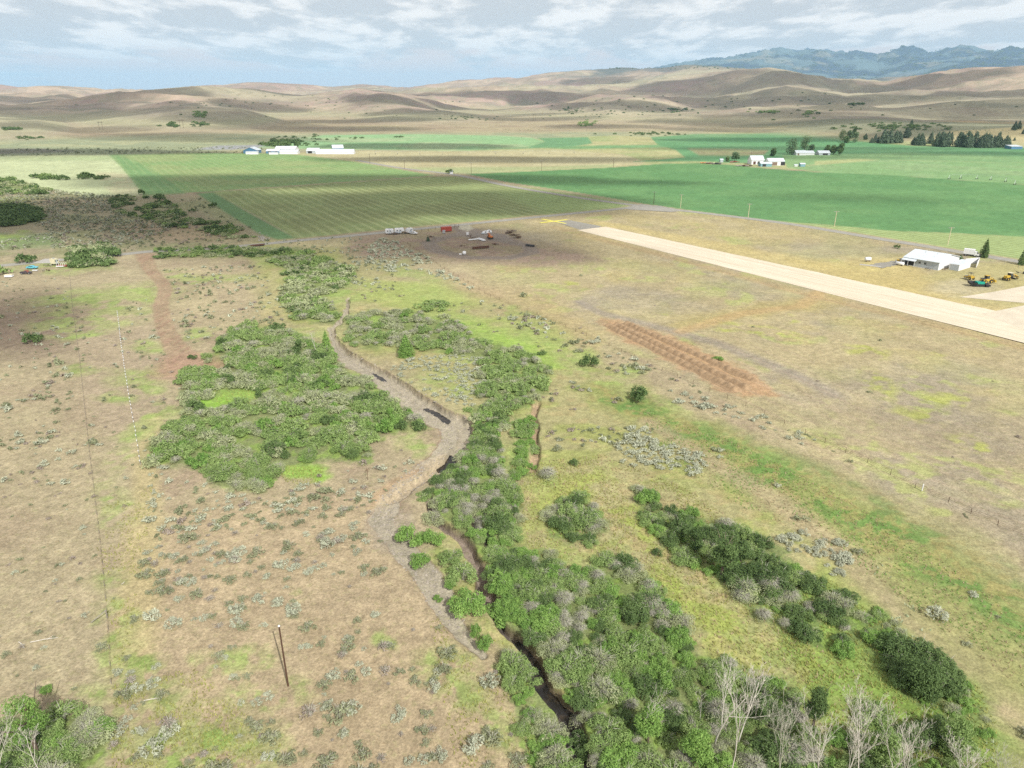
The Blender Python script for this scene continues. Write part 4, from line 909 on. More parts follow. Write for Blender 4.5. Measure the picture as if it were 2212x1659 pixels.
def excavator(u, v, rz, label, mat):
    r = thing('excavator', u, v, rz, label=label, cat='excavator')
    for y in (-.9, .9):
        MB().prism([(-1.5,.15),(-1.2,0),(1.2,0),(1.5,.15),(1.5,.6),(1.2,.8),(-1.2,.8),(-1.5,.6)], y-.25, y+.25).build('track', M['tyre'], r)
    MB().box(-1.3, .9, -.95, .95, .85, 1.6).build('body', mat, r)
    c = MB().box(-.1, .9, .05, .9, 1.6, 2.6).build('cab', mat, r); MB().box(0, .93, .1, .93, 1.75, 2.45).build('window', M['glass'], c)
    MB().tube([(.8,-.3,1.3),(2.2,-.3,3.1),(3.1,-.3,2.4)], [.22,.2,.16], 4).build('boom', mat, r)
    MB().tube([(3.1,-.3,2.4),(2.9,-.3,.9)], [.15,.13], 4).build('arm', mat, r)
    MB().prism([(2.5,.2),(3.1,.2),(3.1,1),(2.7,.95)], -.7, .1).build('bucket', M['black_steel'], r)
excavator(1059.5, 515.5, 2.2, 'small orange excavator parked in the corral yard', M['orange'])
# old cars by the left road
def sedan(u, v, rz, label, mat, s=1.0):
    r = thing('old_car', u, v, rz, label=label, cat='car'); r.scale = (s, s, s)
    MB().prism([(-2.4,.35),(2.4,.35),(2.45,.8),(1.3,.95),(-2.3,.95)], -.9, .9).build('body', mat, r)
    MB().prism([(-1.5,.95),(1.1,.95),(.5,1.42),(-1.0,1.42)], -.78, .78).build('cabin', mat, r)
    MB().prism([(-1.3,1.0),(.9,1.0),(.45,1.34),(-.9,1.34)], -.8, .8).build('window', M['glass'], r)
    for x in (-1.5, 1.5):
        for y in (-.8, .8): wheel(r, x, y, .33, .22)
    for y in (-.65, .65): MB().box(2.42, 2.48, y-.13, y+.13, .55, .7).build('headlight', M['white'], r)
sedan(70, 580, .05, 'old turquoise blue car parked on the grass by the left bushes', M['car_blue'])
pickup(57, 591.5, .1, 'dark rusted pickup truck with brown bed below the turquoise car', M['car_dark'], M['car_red'], s=.9)
small_box(20, 598, .1, 'low white box shaped hulk at the far left of the old cars', 'old_freezer', M['white'], 3.2, 1.8, 1.0, 'freezer', M['cream'])
small_box(76, 585, .1, 'flat white board lying in front of the turquoise car', 'white_block', M['white'], 2.2, .9, .3, 'block')  # low white block at the foot of the car
camper(119, 571.5, 1.3, 'small cream camper shell beside the wrecked frames', 2.6, M['cream'], stripe=M['wall_grey'])
r = thing('hoop_wreck', 134, 575.5, .1, label='striped heap of car frames and hoops beside the cream camper', cat='wreck')
for k in range(5): MB().tube([(-1.9+k*.9,-.9,.1),(-1.8+k*.9,-.8,1.5),(-1.6+k*.9,.2,1.9),(-1.5+k*.9,.9,.2)], .06, 5).build('hoop', M['white'], r)
MB().prism([(-2.2,.1),(2.4,.1),(2.3,.7),(-1.8,.8)], -.8, .8).build('body', M['car_red'], r); MB().box(-2.2, 1.2, -1.1, -.85, .1, .5).build('panel', M['white'], r)
junk(107, 574, 0, 'dark timber lying by the pale slab near the old cars', 'timber_pile', 'wood_dark', 5, .9, 'timber pile', True)
junk(100, 585, 0, 'dark tangled scrap in the grass right of the old pickup', n=10, s=.9, mat='wood_dark')
s2 = thing('concrete_slab', 103, 564, 0, label='pale grey concrete pad by the road left of the camper shell', cat='slab'); MB().box(-4.5, 4.5, -5, 5, 0, .12).build('slab', M['concrete'], s2)
# culvert at the creek crossing
r = thing('culvert', 553, 531, ang((540,533),(572,530)), label='dark rusty culvert mouth under the road where the creek crosses', cat='culvert')
o = MB().tube([(-3.6,-.9,.1),(3.6,-.9,.1)], .85, 12).build('pipe', M['rust'], r); MB().box(-3.9, 3.9, -1.9, -1.0, -.5, .35).build('dark_mouth', M['dark'], r); MB().box(-4.3, 4.6, -.9, -.6, .4, .95).build('parapet', M['wood_dark'], r)  # solid near-black block paints the shade of the opening
for i in range(34):
    u, v = 564+rnd.gauss(0, 6)+3, 514+rnd.gauss(0, 5); s = rnd.uniform(.35, .8)
    x, y = P(u, v); mb = MB(); n = 6
    mb.add([(math.cos(k*1.047)*s*rnd.uniform(.7,1), math.sin(k*1.047)*s*rnd.uniform(.7,1), 0) for k in range(6)]+[(math.cos(k*1.047)*s*rnd.uniform(.4,.75), math.sin(k*1.047)*s*rnd.uniform(.4,.75), s*rnd.uniform(.6,.9)) for k in range(6)], [tuple(range(6))[::-1], tuple(range(6,12))]+[(k,(k+1)%6,(k+1)%6+6,k+6) for k in range(6)])
    o = mb.build('boulder', M['rock']); o.location = (x, y, -.05); tag(o, 'pale boulder in the rock heap beside the culvert', 'boulder', 'boulders heaped beside the culvert')

# machines on the apron ------------------------------------------------
def paver(u, v, rz):
    r = thing('paving_machine', u, v, rz, label='green and black asphalt paver parked on the gravel pad', cat='paver')
    for y in (-1.2, 1.2): MB().prism([(-2.4,.2),(-2.1,0),(1.9,0),(2.2,.2),(2.2,.7),(1.9,.95),(-2.1,.95),(-2.4,.7)], y-.25, y+.25).build('track', M['black_steel'], r)
    MB().box(-2.2, .8, -1.2, 1.2, .95, 1.9).build('engine_body', M['green'], r)
    MB().add([(.9,-1.7,.6),(3.2,-1.7,.6),(3.2,1.7,.6),(.9,1.7,.6),(.7,-2.0,1.6),(3.5,-2.0,1.6),(3.5,2.0,1.6),(.7,2.0,1.6)], [(0,3,2,1),(0,1,5,4),(1,2,6,5),(2,3,7,6),(3,0,4,7)]).build('hopper', M['black_steel'], r)
    MB().box(.95, 3.15, -1.65, -.1, .62, 1.1).build('hopper_floor', M['dark'], r)
    MB().box(-4.3, -2.6, -2.1, 2.1, .2, .9).build('screed', M['black_steel'], r)
    for y in (-1, 1): MB().tube([(-2.0,y,1.9),(-2.0,y,3.1)], .05, 5).build('canopy_post', M['black_steel'], r)
    MB().box(-2.6, -.8, -1.2, 1.2, 3.1, 3.2).build('canopy', M['black_steel'], r); MB().box(-1.9, -1.3, -.4, .4, 1.9, 2.5).build('operator_seat', M['black_steel'], r)
paver(2111, 617, rz+math.pi+.75)
def loader(u, v, rz, label, mast=True):
    r = thing('wheel_loader', u, v, rz, label=label, cat='loader')
    MB().box(-2.6, -.4, -1, 1, .9, 2.0).build('engine_body', M['yellow'], r); MB().box(-.4, 1.6, -.8, .8, .8, 1.5).build('front_frame', M['yellow'], r)
    c = MB().box(-.9, .5, -.7, .7, 1.9, 3.2).build('cab', M['black_steel'], r); MB().box(-.8, .54, -.74, .74, 2.2, 3.0).build('window', M['glass'], c); MB().box(-1.1, .7, -.85, .85, 3.2, 3.32).build('cab_roof', M['yellow'], c)
    for x in (-1.7, 1.3):
        for y in (-1.15, 1.15): wheel(r, x, y, .75, .5, M['yellow'])
    if mast:
        for y in (-.5, .5): MB().tube([(1.0,y,1.5),(2.6,y,2.2),(3.4,y,1.2)], .12, 4).build('lift_arm', M['yellow'], r)
        MB().prism([(3.2,.3),(4.3,.3),(4.2,.5),(3.5,1.4),(3.2,1.3)], -1.4, 1.4).build('bucket', M['yellow'], r)
loader(2130, 611, rz+1.2, 'yellow wheel loader with dark cab right behind the green paver')
def roller(u, v, rz, label):
    r = thing('road_roller', u, v, rz, label=label, cat='roller')
    o = MB().tube([(1.6,-1,.7),(1.6,1,.7)], .7, 16).build('drum', M['steel'], r)
    MB().box(-1.8, .3, -.9, .9, .8, 1.7).build('engine_body', M['yellow'], r); MB().box(.6, 2.5, -1.15, -1.02, .6, 1.0).build('drum_frame', M['yellow'], r); MB().box(.6, 2.5, 1.02, 1.15, .6, 1.0).build('drum_frame', M['yellow'], r)
    MB().box(.3, .75, -1.15, 1.15, .8, 1.3).build('front_frame', M['yellow'], r)
    for y in (-.85, .85): wheel(r, -1.2, y, .65, .4, M['yellow'])
    for x in (-.9, .3): 
        for y in (-.7, .7): MB().tube([(x,y,1.7),(x,y,2.8)], .05, 5).build('canopy_post', M['black_steel'], r)
    MB().box(-1.1, .5, -.8, .8, 2.8, 2.9).build('canopy', M['black_steel'], r)
roller(2094, 603, rz+2.6, 'yellow road roller with thin dark canopy behind the paver, toward the hangar')
def grader(u, v, rz, label):
    r = thing('motor_grader', u, v, rz, label=label, cat='grader')
    MB().box(-3.4, -.9, -.75, .75, 1.0, 2.0).build('engine_body', M['yellow'], r)
    c = MB().box(-.9, .6, -.75, .75, 1.2, 3.0).build('cab', M['black_steel'], r); MB().box(-1.1, .8, -.9, .9, 3.0, 3.14).build('cab_roof', M['cream'], c); MB().box(-.8, .64, -.79, .79, 1.9, 2.9).build('window', M['glass'], c)
    MB().tube([(.4,0,1.5),(2.5,0,2.2),(4.4,0,1.6)], .2, 6).build('main_beam', M['yellow'], r)
    MB().box(1.1, 1.3, -1.9, 1.9, .25, .95).build('mouldboard', M['black_steel'], r); MB().tube([(2.2,-.5,2.2),(1.3,-.8,.9)], .06, 4).build('hydraulic_ram', M['steel'], r)
    for x in (-2.9, -1.5):
        for y in (-1, 1): wheel(r, x, y, .65, .4, M['yellow'])
    for y in (-1, 1): wheel(r, 4.2, y, .65, .35, M['yellow'])
    MB().box(3.8, 4.6, -.8, .8, .8, 1.5).build('front_axle', M['yellow'], r)
grader(2180, 604, ang((2165,608),(2198,602)), 'long yellow motor grader with black cab at the right of the machines')
junk(2208, 592, 0, 'dark machine parts heap on the grass beyond the grader', n=10, s=1.2, mat='black_steel')
junk(1969, 572.5, rz, 'clutter of tools and parts under the hangar porch', n=9, s=.9, mat='car_blue')
junk(2005, 582, rz, 'dark wheel and scrap lying along the hangar wall', n=6, s=.8, mat='black_steel'); junk(2042, 583, rz, 'red brown tangle between the hangar and annex', n=7, s=.8)

# far farms -------------------------------------------------------------
def barn(u0, u1, vb, eave, rise, W, wall, roof, label, shed=False, doors=(), endgable=False, yaw=0.0):
    (xa, ya), (xb, yb) = P(u0, vb), P(u1, vb); L = math.hypot(xb-xa, yb-ya); a = math.atan2(yb-ya, xb-xa)+yaw
    if endgable:   # gable faces the viewer
        r = gable('barn', label, xb, yb, a+math.pi/2, W, L, eave, rise, wall, roof, .4, cat='barn', doors=doors); return r
    return gable('barn', label, xa, ya, a, L, W, eave, rise, wall, roof, .4, cat='barn', shed=shed, doors=doors)
barn(526,556,331.5,4.2,3.8,18,M['blue_wall'],M['roof_white'],'barn with white roof and blue gable at the left end of the far farm', endgable=True)
barn(531,557,333.5,3.2,.4,5,M['white'],M['roof_white'],'low white shed in front of the blue gabled barn', shed=True)
barn(594,638,329,4.2,3.6,20,M['white'],M['roof_white'],'largest white roofed barn in the middle of the far farm')
barn(575,603,331.5,3.2,2.2,12,M['blue_wall'],M['roof_white'],'white roofed barn with dark openings left in the middle group', doors=[(0,3,7,.2,3.4,M['dark']),(0,12,16,.2,3.2,M['dark'])])
barn(604,643,333,3.2,2,12,M['white'],M['roof_white'],'long low white barn along the field in the middle group')
barn(581,600,333.8,2.5,.3,4,M['white'],M['roof_white'],'tiny white lean-to in front of the middle barns', shed=True)
barn(662,688,331.5,3.5,3.2,18,M['wall_grey'],M['roof_white'],'white roofed shed with grey end left of the very long barn', doors=[(0,2,8,.2,3,M['dark'])])
barn(682,764,333,3.2,2.8,12,M['white'],M['roof_white'],'very long low white barn at the edge of the stubble field')
barn(719,742,327,4.2,4.2,18,M['blue_wall'],M['roof_white'],'steep white roofed barn behind the very long barn', yaw=.3)
barn(1623,1650,355.5,5,4.5,16,M['white'],M['roof_white'],'tall white barn with white gable in the right hand farmyard', endgable=False, doors=[(0,2,5,.2,3.6,M['rust']),(0,7,10,.2,3.6,M['dark'])])
barn(1643,1667,360,3.2,1.4,9,M['teal_wall'],M['roof_white'],'low pale roofed teal shed in front of the farmyard barns', doors=[(0,2,6,.2,2.6,M['dark'])])
barn(1660,1694,357.5,4.6,3.0,14,M['white'],M['roof_white'],'open fronted white machine shed at the farmyard', doors=[(0,4,10,.2,3.8,M['brown_wall']),(0,14,19,.2,4,M['dark'])])
barn(1729,1739,360,2.8,1.0,5,M['teal_wall'],M['roof_white'],'small blue and white shed alone on the field edge')
barn(1716.5,1723,359.5,1.6,.5,3,M['white'],M['roof_white'],'tiny white hut left of the small blue shed')
barn(1720,1742,335.5,3,3,14,M['white'],M['roof_white'],'white roofed farmhouse under the tall trees', doors=[(0,1.5,4,.2,2.5,M['brown_wall'])])
barn(1742,1759,335,2.8,2.5,13,M['white'],M['roof_white'],'white wing of the farmhouse beside the driveway')
barn(1769,1793,335.3,2.8,2.8,13,M['wall_grey'],M['roof_white'],'white roofed garage right of the farmhouse', doors=[(0,5,12,.2,2.5,M['dark'])])
barn(2184,2208,323,4.2,1.4,16,M['blue_wall'],M['roof_white'],'blue shed with white roof right of the pine row', shed=True)
barn(1556,1562,350.6,2.6,1.4,5,M['wall_grey'],M['roof_grey'],'tiny grey hut with dark roof among the farmyard scrap')
barn(972,978,375.5,2.4,.6,4,M['white'],M['roof_white'],'small white pump house beside the round tree at the road bend', shed=True)
for u, v, l, m in [(1525,353,'orange farm implement at the far left of the farmyard','orange'),(1532,354,'brown scrap row beside the orange implement','rust'),(1541,354,'pale lumber heap in the farmyard','cream'),(1550,355,'dark implement in the farmyard near the tiny hut','black_steel'),(1586,351,'red implement right of the tiny hut','car_red'),(1600,359,'mixed scrap row on the field edge below the yard','wood_grey'),(1614,359.5,'last scrap heap before the teal shed','rust')]:
    junk(u, v, .1, l, 'farm_implement', m, 9, 2.2, 'farm implement', True)
# irrigation machines
def pivot(towers, name, label, h=3.6):
    w = [P(*q) for q in towers]; r = empty(name, (w[0][0], w[0][1], 0), 0, label=label, cat='irrigation machine'); ox, oy = w[0]
    for (x, y) in w:
        t = MB(); a = math.atan2(w[-1][1]-w[0][1], w[-1][0]-w[0][0])+math.pi/2; c, s = math.cos(a)*2, math.sin(a)*2
        t.tube([(x-ox+c,y-oy+s,.5),(x-ox,y-oy,h)], .09, 4); t.tube([(x-ox-c,y-oy-s,.5),(x-ox,y-oy,h)], .09, 4); t.tube([(x-ox+c,y-oy+s,.6),(x-ox-c,y-oy-s,.6)], .09, 4)
        tw = t.build('tower', M['steel'], r)
        for k in (1, -1): MB().tube([(x-ox+k*c-.15*s/2,y-oy+k*s+.15*c/2,.6),(x-ox+k*c+.15*s/2,y-oy+k*s-.15*c/2,.6)], .6, 10).build('wheel', M['tyre'], tw)
    for i in range(len(w)-1):
        a, b = w[i], w[i+1]; n = 6; mb = MB()
        mb.tube([(a[0]-ox+(b[0]-a[0])*k/n, a[1]-oy+(b[1]-a[1])*k/n, h+.9*math.sin(math.pi*k/n)) for k in range(n+1)], .09, 5)
        mb.tube([(a[0]-ox,a[1]-oy,h)]+[(a[0]-ox+(b[0]-a[0])*k/n, a[1]-oy+(b[1]-a[1])*k/n, h-.7) for k in range(1, n)]+[(b[0]-ox,b[1]-oy,h)], .03, 3)
        mb.build('pipe_span', M['steel'], r)
pivot([(811,333.2),(859,333.2),(907,333.2),(956,333.3),(1013,333.3),(1071,333),(1130,332),(1186,331.5),(1240,331)], 'pivot_irrigator', 'long wheeled irrigation line across the pale stubble field')
pivot([(2192,399),(2172,393),(2140,389),(2110,387),(2075,386),(2050,387)], 'pivot_irrigator', 'pivot irrigation line at the far edge of the bright green field')

# soil windrows ----------------------------------------------------------
def windrow(u0, v0, u1, v1, label, w=3.6, h=1.35):
    (x0, y0), (x1, y1) = P(u0, v0), P(u1, v1); L = math.hypot(x1-x0, y1-y0); a = math.atan2(y1-y0, x1-x0)
    nx, ny = int(L/.45), 16; X, Y = np.meshgrid(np.linspace(-1, L+1, nx), np.linspace(-w/2-.4, w/2+.4, ny))
    s = 3.3; ph = X/s+fbm(X/9, Y/9, 2, int(u0))*1.2; f = np.abs((ph % 1)-.5)*2
    hh = (1-np.clip(np.abs(Y)/(w/2), 0, 1)**1.7)*(.62+.38*(1-f**1.5))*h*(.85+.4*fbm(X/4, Y/4, 3, 8))
    hh *= sstep(-1, .6, X)*sstep(L+1, L-.6, X); hh += (fbm(X/.7, Y/.7, 3, 6)-.5)*.22*(hh > .1)
    V = np.stack([X.ravel(), Y.ravel(), hh.ravel()-.28], 1); I = np.arange(nx*ny).reshape(ny, nx)
    q = np.stack([I[:-1,:-1], I[:-1,1:], I[1:,1:], I[1:,:-1]], -1).reshape(-1, 4)
    o = link(bpy.data.objects.new('soil_windrow', npmesh('soil_windrow', V, q, M['pile_red'], True))); o.location = (x0, y0, 0); o.rotation_euler.z = a
    tag(o, label, 'soil heap')
windrow(1312,702,1592,842,'red soil windrow nearest the sagebrush strip', 3.4, 1.25)
windrow(1330,700,1616,838,'middle red soil windrow of the three', 3.2, 1.25)
windrow(1352,697,1632,822,'red soil windrow farthest from the sagebrush, beside the grey track', 3.2, 1.25)

# ================================================================== VEGETATION
def tri_leaves(pts, nrm, size, r, up=.3, aspect=.42):
    """one small leaf-shaped triangle per point"""
    n = len(pts); d = nrm*.8+r.normal(size=(n, 3))*.55+np.array([0, 0, up]); d /= np.linalg.norm(d, axis=1)[:, None]
    t = r.normal(size=(n, 3))*.7+nrm*.35+np.array([0, 0, .55]); t -= (t*d).sum(1)[:, None]*d; t /= np.linalg.norm(t, axis=1)[:, None]; b = np.cross(d, t)
    s = (size*r.uniform(.6, 1.35, n))[:, None]
    a = pts+t*s*1.25; c = pts-t*s*.75+b*s*aspect; e = pts-t*s*.75-b*s*aspect
    V = np.stack([a, c, e], 1).reshape(-1, 3); F_ = np.arange(3*n).reshape(n, 3); return V, F_
def lobed(n, R, Hh, lobes, r, spread=.6, lr=.5, base=.15):
    """points and normals on a heap of leafy lobes"""
    ang_ = r.uniform(0, 6.28, lobes); rad = np.sqrt(r.uniform(0, 1, lobes))*R*spread
    cx, cy = rad*np.cos(ang_), rad*np.sin(ang_); L = R*lr*r.uniform(.7, 1.2, lobes); hz = Hh*r.uniform(.55, 1.0, lobes)*(1-.35*(rad/R)**2)
    cx[0] = cy[0] = 0; hz[0] = Hh
    w = L**2; k = r.choice(lobes, n, p=w/w.sum())
    d = r.normal(size=(n, 3)); d[:, 2] = np.abs(d[:, 2])*1.0-.25*r.uniform(0, 1, n); d /= np.linalg.norm(d, axis=1)[:, None]
    q = r.uniform(.72, 1.05, n)[:, None]; q = np.where(r.uniform(size=(n, 1)) < .12, q*1.15, q)
    hh = hz[k]*.55; p = np.stack([cx[k]+d[:, 0]*L[k]*q[:, 0], cy[k]+d[:, 1]*L[k]*q[:, 0], base*Hh+hh*.5+d[:, 2]*hh*q[:, 0]], 1)
    p[:, 2] = np.maximum(p[:, 2], .02)
    return p, d, k
def stems(n, R, Hh, r, w=.03, bend=.5, out=1.0):
    """arching bare twigs as thin three-sided blades"""
    Vs = []; Fs = []
    for i in range(n):
        a = r.uniform(0, 6.28); rr = R*out*r.uniform(.2, 1.0); h = Hh*r.uniform(.7, 1.15); b0 = np.array([math.cos(a)*rr*.15, math.sin(a)*rr*.15, 0]); 
        p1 = np.array([math.cos(a)*rr*.5, math.sin(a)*rr*.5, h*.75]); p2 = np.array([math.cos(a+.1)*rr, math.sin(a+.1)*rr, h*(1-bend*.35)])
        sd = np.array([-math.sin(a), math.cos(a), .3])*w; b = len(Vs)
        Vs += [b0-sd, b0+sd, p1+sd*.8, p1-sd*.8, p2]; Fs += [(b, b+1, b+2), (b, b+2, b+3), (b+3, b+2, b+4)]
    return np.array(Vs), np.array(Fs)
def bush(seed, R, Hh, n, leaf, lobes=6, ns=0, sw=.03, spread=.6, lr=.5, up=.35, sout=1.0):
    r = np.random.default_rng(seed); p, d, k = lobed(n, R, Hh, lobes, r, spread, lr)
    V, F_ = tri_leaves(p, d, leaf, r, up); lt = r.uniform(-.2, .2, lobes)[k]; t = np.clip(.5+lt+r.normal(0, .2, n), 0, 1); t = np.repeat(t, 3); mi = np.zeros(len(F_), int)
    if ns:
        SV, SF = stems(ns, R, Hh, r, sw, out=sout); F_ = np.concatenate([F_, SF+len(V)]); V = np.concatenate([V, SV]); t = np.concatenate([t, np.full(len(SV), .5)]); mi = np.concatenate([mi, np.ones(len(SF), int)])
    return V, F_, t, mi
def twiggy(seed, R, Hh, ns, nl, leaf, sw=.03):
    r = np.random.default_rng(seed); V, F_ = stems(ns, R, Hh, r, sw, .9); mi = np.ones(len(F_), int); t = np.full(len(V), .5)
    if nl:
        p, d, k = lobed(nl, R, Hh, 5, r); LV, LF = tri_leaves(p, d, leaf, r); F_ = np.concatenate([F_, LF+len(V)]); V = np.concatenate([V, LV]); t = np.concatenate([t, np.repeat(np.clip(r.normal(.5, .2, nl), 0, 1), 3)]); mi = np.concatenate([mi, np.zeros(nl, int)])
    return V, F_, t, mi
# kinds: leaf material, list of variants for near / mid / far
def variants(f, k=3): return [f(s) for s in range(k)]
def wl(s0, Rr, h, n, leaf, lo, ns, sw=.028, k=4, so=1.0): return variants(lambda s: bush(s0+s, Rr, h, n, leaf, lo, ns, sw, .92, .30, .5, so), k)
KINDS = {
 'silver': ('sage', [variants(lambda s: bush(10+s, .8, .8, 300, .10, 12, 8, .02, .85, .3, .7), 4), variants(lambda s: bush(20+s, .8, .8, 90, .17, 8, 0, .03, .8, .36, .7)), variants(lambda s: bush(30+s, .8, .8, 28, .32, 5, 0, .03, .7, .45))]),
 'olive': ('olive', [variants(lambda s: bush(40+s, .85, .8, 300, .10, 12, 22, .02, .85, .3, .7), 4), variants(lambda s: bush(50+s, .8, .8, 90, .17, 8, 0, .03, .8, .36)), variants(lambda s: bush(60+s, .8, .8, 28, .32, 5, 0, .03, .7, .45))]),
 'brown': ('brown', [variants(lambda s: twiggy(70+s, .8, .6, 46, 90, .1, .02)), variants(lambda s: bush(80+s, .8, .6, 60, .17, 5)), variants(lambda s: bush(90+s, .8, .6, 20, .32, 5))]),
 'willow': ('willow', [wl(100, 2.2, 2.4, 2600, .13, 24, 30, .024, 5), wl(110, 2.2, 2.3, 800, .23, 16, 12, .04), wl(120, 2.2, 2.2, 170, .48, 9, 0, .05, 3)]),
 'grey': ('greyw', [wl(130, 2.2, 2.2, 2100, .12, 24, 110, .022, 5, 1.05), wl(140, 2.2, 2.1, 700, .22, 16, 36, .04), wl(150, 2.2, 2.0, 160, .45, 9, 6, .07, 3)]),
 'dead': ('greyw', [variants(lambda s: twiggy(160+s, 2.1, 2.1, 520, 420, .12, .02), 4), variants(lambda s: twiggy(170+s, 2.1, 2.0, 150, 240, .22, .045), 3), variants(lambda s: twiggy(180+s, 2.1, 1.8, 30, 90, .42, .09), 3)]),
 'bright': ('bright', [wl(190, 1.8, 2.2, 2600, .13, 18, 6), wl(200, 1.8, 2.2, 700, .23, 13, 0, .04, 3), wl(210, 1.8, 2.1, 150, .46, 8, 0, .05, 3)]),
 'darkw': ('darkleaf', [wl(220, 2.1, 2.9, 3000, .14, 20, 10), wl(230, 2.1, 2.8, 800, .25, 14, 0, .04, 3), wl(240, 2.1, 2.6, 170, .52, 9, 0, .05, 3)]),
}
PROTO = {}
def proto_mesh(kind, lod, i, nm):
    key = (kind, lod, i)
    if key not in PROTO:
        V, F_, t, mi = KINDS[kind][1][lod][i]; PROTO[key] = npmesh(nm, V, F_, [M[KINDS[kind][0]], M['twig']], tint=t, midx=mi)
    return PROTO[key]
def merge_plants(name, items, label, cat):
    """items: (kind, lod, variant, x, y, z, rot, sxy, sz, tint)"""
    mats = []; Vs = []; Fs = []; Ts = []; Ms = []; off = 0
    by = {}
    for it in items: by.setdefault(it[:3], []).append(it[3:])
    for (kind, lod, i), L in by.items():
        V, F_, t, mi = KINDS[kind][1][lod][i]; A_ = np.array(L); n = len(A_); c, s = np.cos(A_[:, 3]), np.sin(A_[:, 3])
        X = (V[None, :, 0]*c[:, None]-V[None, :, 1]*s[:, None])*A_[:, 4, None]+A_[:, 0, None]
        Y = (V[None, :, 0]*s[:, None]+V[None, :, 1]*c[:, None])*A_[:, 4, None]+A_[:, 1, None]
        Z = V[None, :, 2]*A_[:, 5, None]+A_[:, 2, None]
        Vs.append(np.stack([X, Y, Z], 2).reshape(-1, 3)); Fs.append((F_[None]+(np.arange(n)*len(V))[:, None, None]).reshape(-1, 3)+off); off += n*len(V)
        Ts.append(np.clip(t[None]+A_[:, 6, None], 0, 1).ravel())
        m = M[KINDS[kind][0]]
        if m not in mats: mats.append(m)
        if M['twig'] not in mats: mats.append(M['twig'])
        lut = np.array([mats.index(m), mats.index(M['twig'])]); Ms.append(np.tile(lut[mi], n))
    me = npmesh(name, np.concatenate(Vs), np.concatenate(Fs), mats, tint=np.concatenate(Ts), midx=np.concatenate(Ms))
    return tag(link(bpy.data.objects.new(name, me)), label, cat, kind='stuff')
def jgrid(poly, sp, prob=1.0, jit=.8, clump=0.0, cs=9.0):
    """jittered points on the ground inside a polygon of the reading grid"""
    w = [P(a, max(b, 225)) for a, b in poly]; xs = [p[0] for p in w]; ys = [p[1] for p in w]
    X, Y = np.meshgrid(np.arange(min(xs), max(xs), sp), np.arange(min(ys), max(ys), sp)); X = X.ravel(); Y = Y.ravel()
    X = X+rng.uniform(-jit, jit, len(X))*sp; Y = Y+rng.uniform(-jit, jit, len(Y))*sp
    U, V = proj(X, Y, 0); k = inpoly(U, V, poly) & (rng.uniform(size=len(X)) < prob)
    if clump: k &= fbm(X/cs, Y/cs, 3, 55) > clump
    return X[k], Y[k]
def pick(kw):
    t = rnd.uniform(0, sum(w for _, w in kw))
    for k, w in kw:
        t -= w
        if t <= 0: return k
    return kw[-1][0]
def lod(r, big): return 0 if r < (150 if big else 125) else 1 if r < (270 if big else 230) else 2
trk = [P(a, b) for a, b, _ in TRACK]
def blocked(x, y, big):
    m = strip_mask(x, y, [(a, b, w*(.85 if big else 1.0)+(.6 if big else .1)) for a, b, w in CREEK], .1) > .5
    m |= strip_mask(x, y, [(a, b, w+(.9 if big else .2)) for a, b, w in TRACK], .1) > .5
    m |= strip_mask(x, y, [(a, b, w*(.8 if not big else .85)) for a, b, w in CHAN2], .1) > .5
    return m
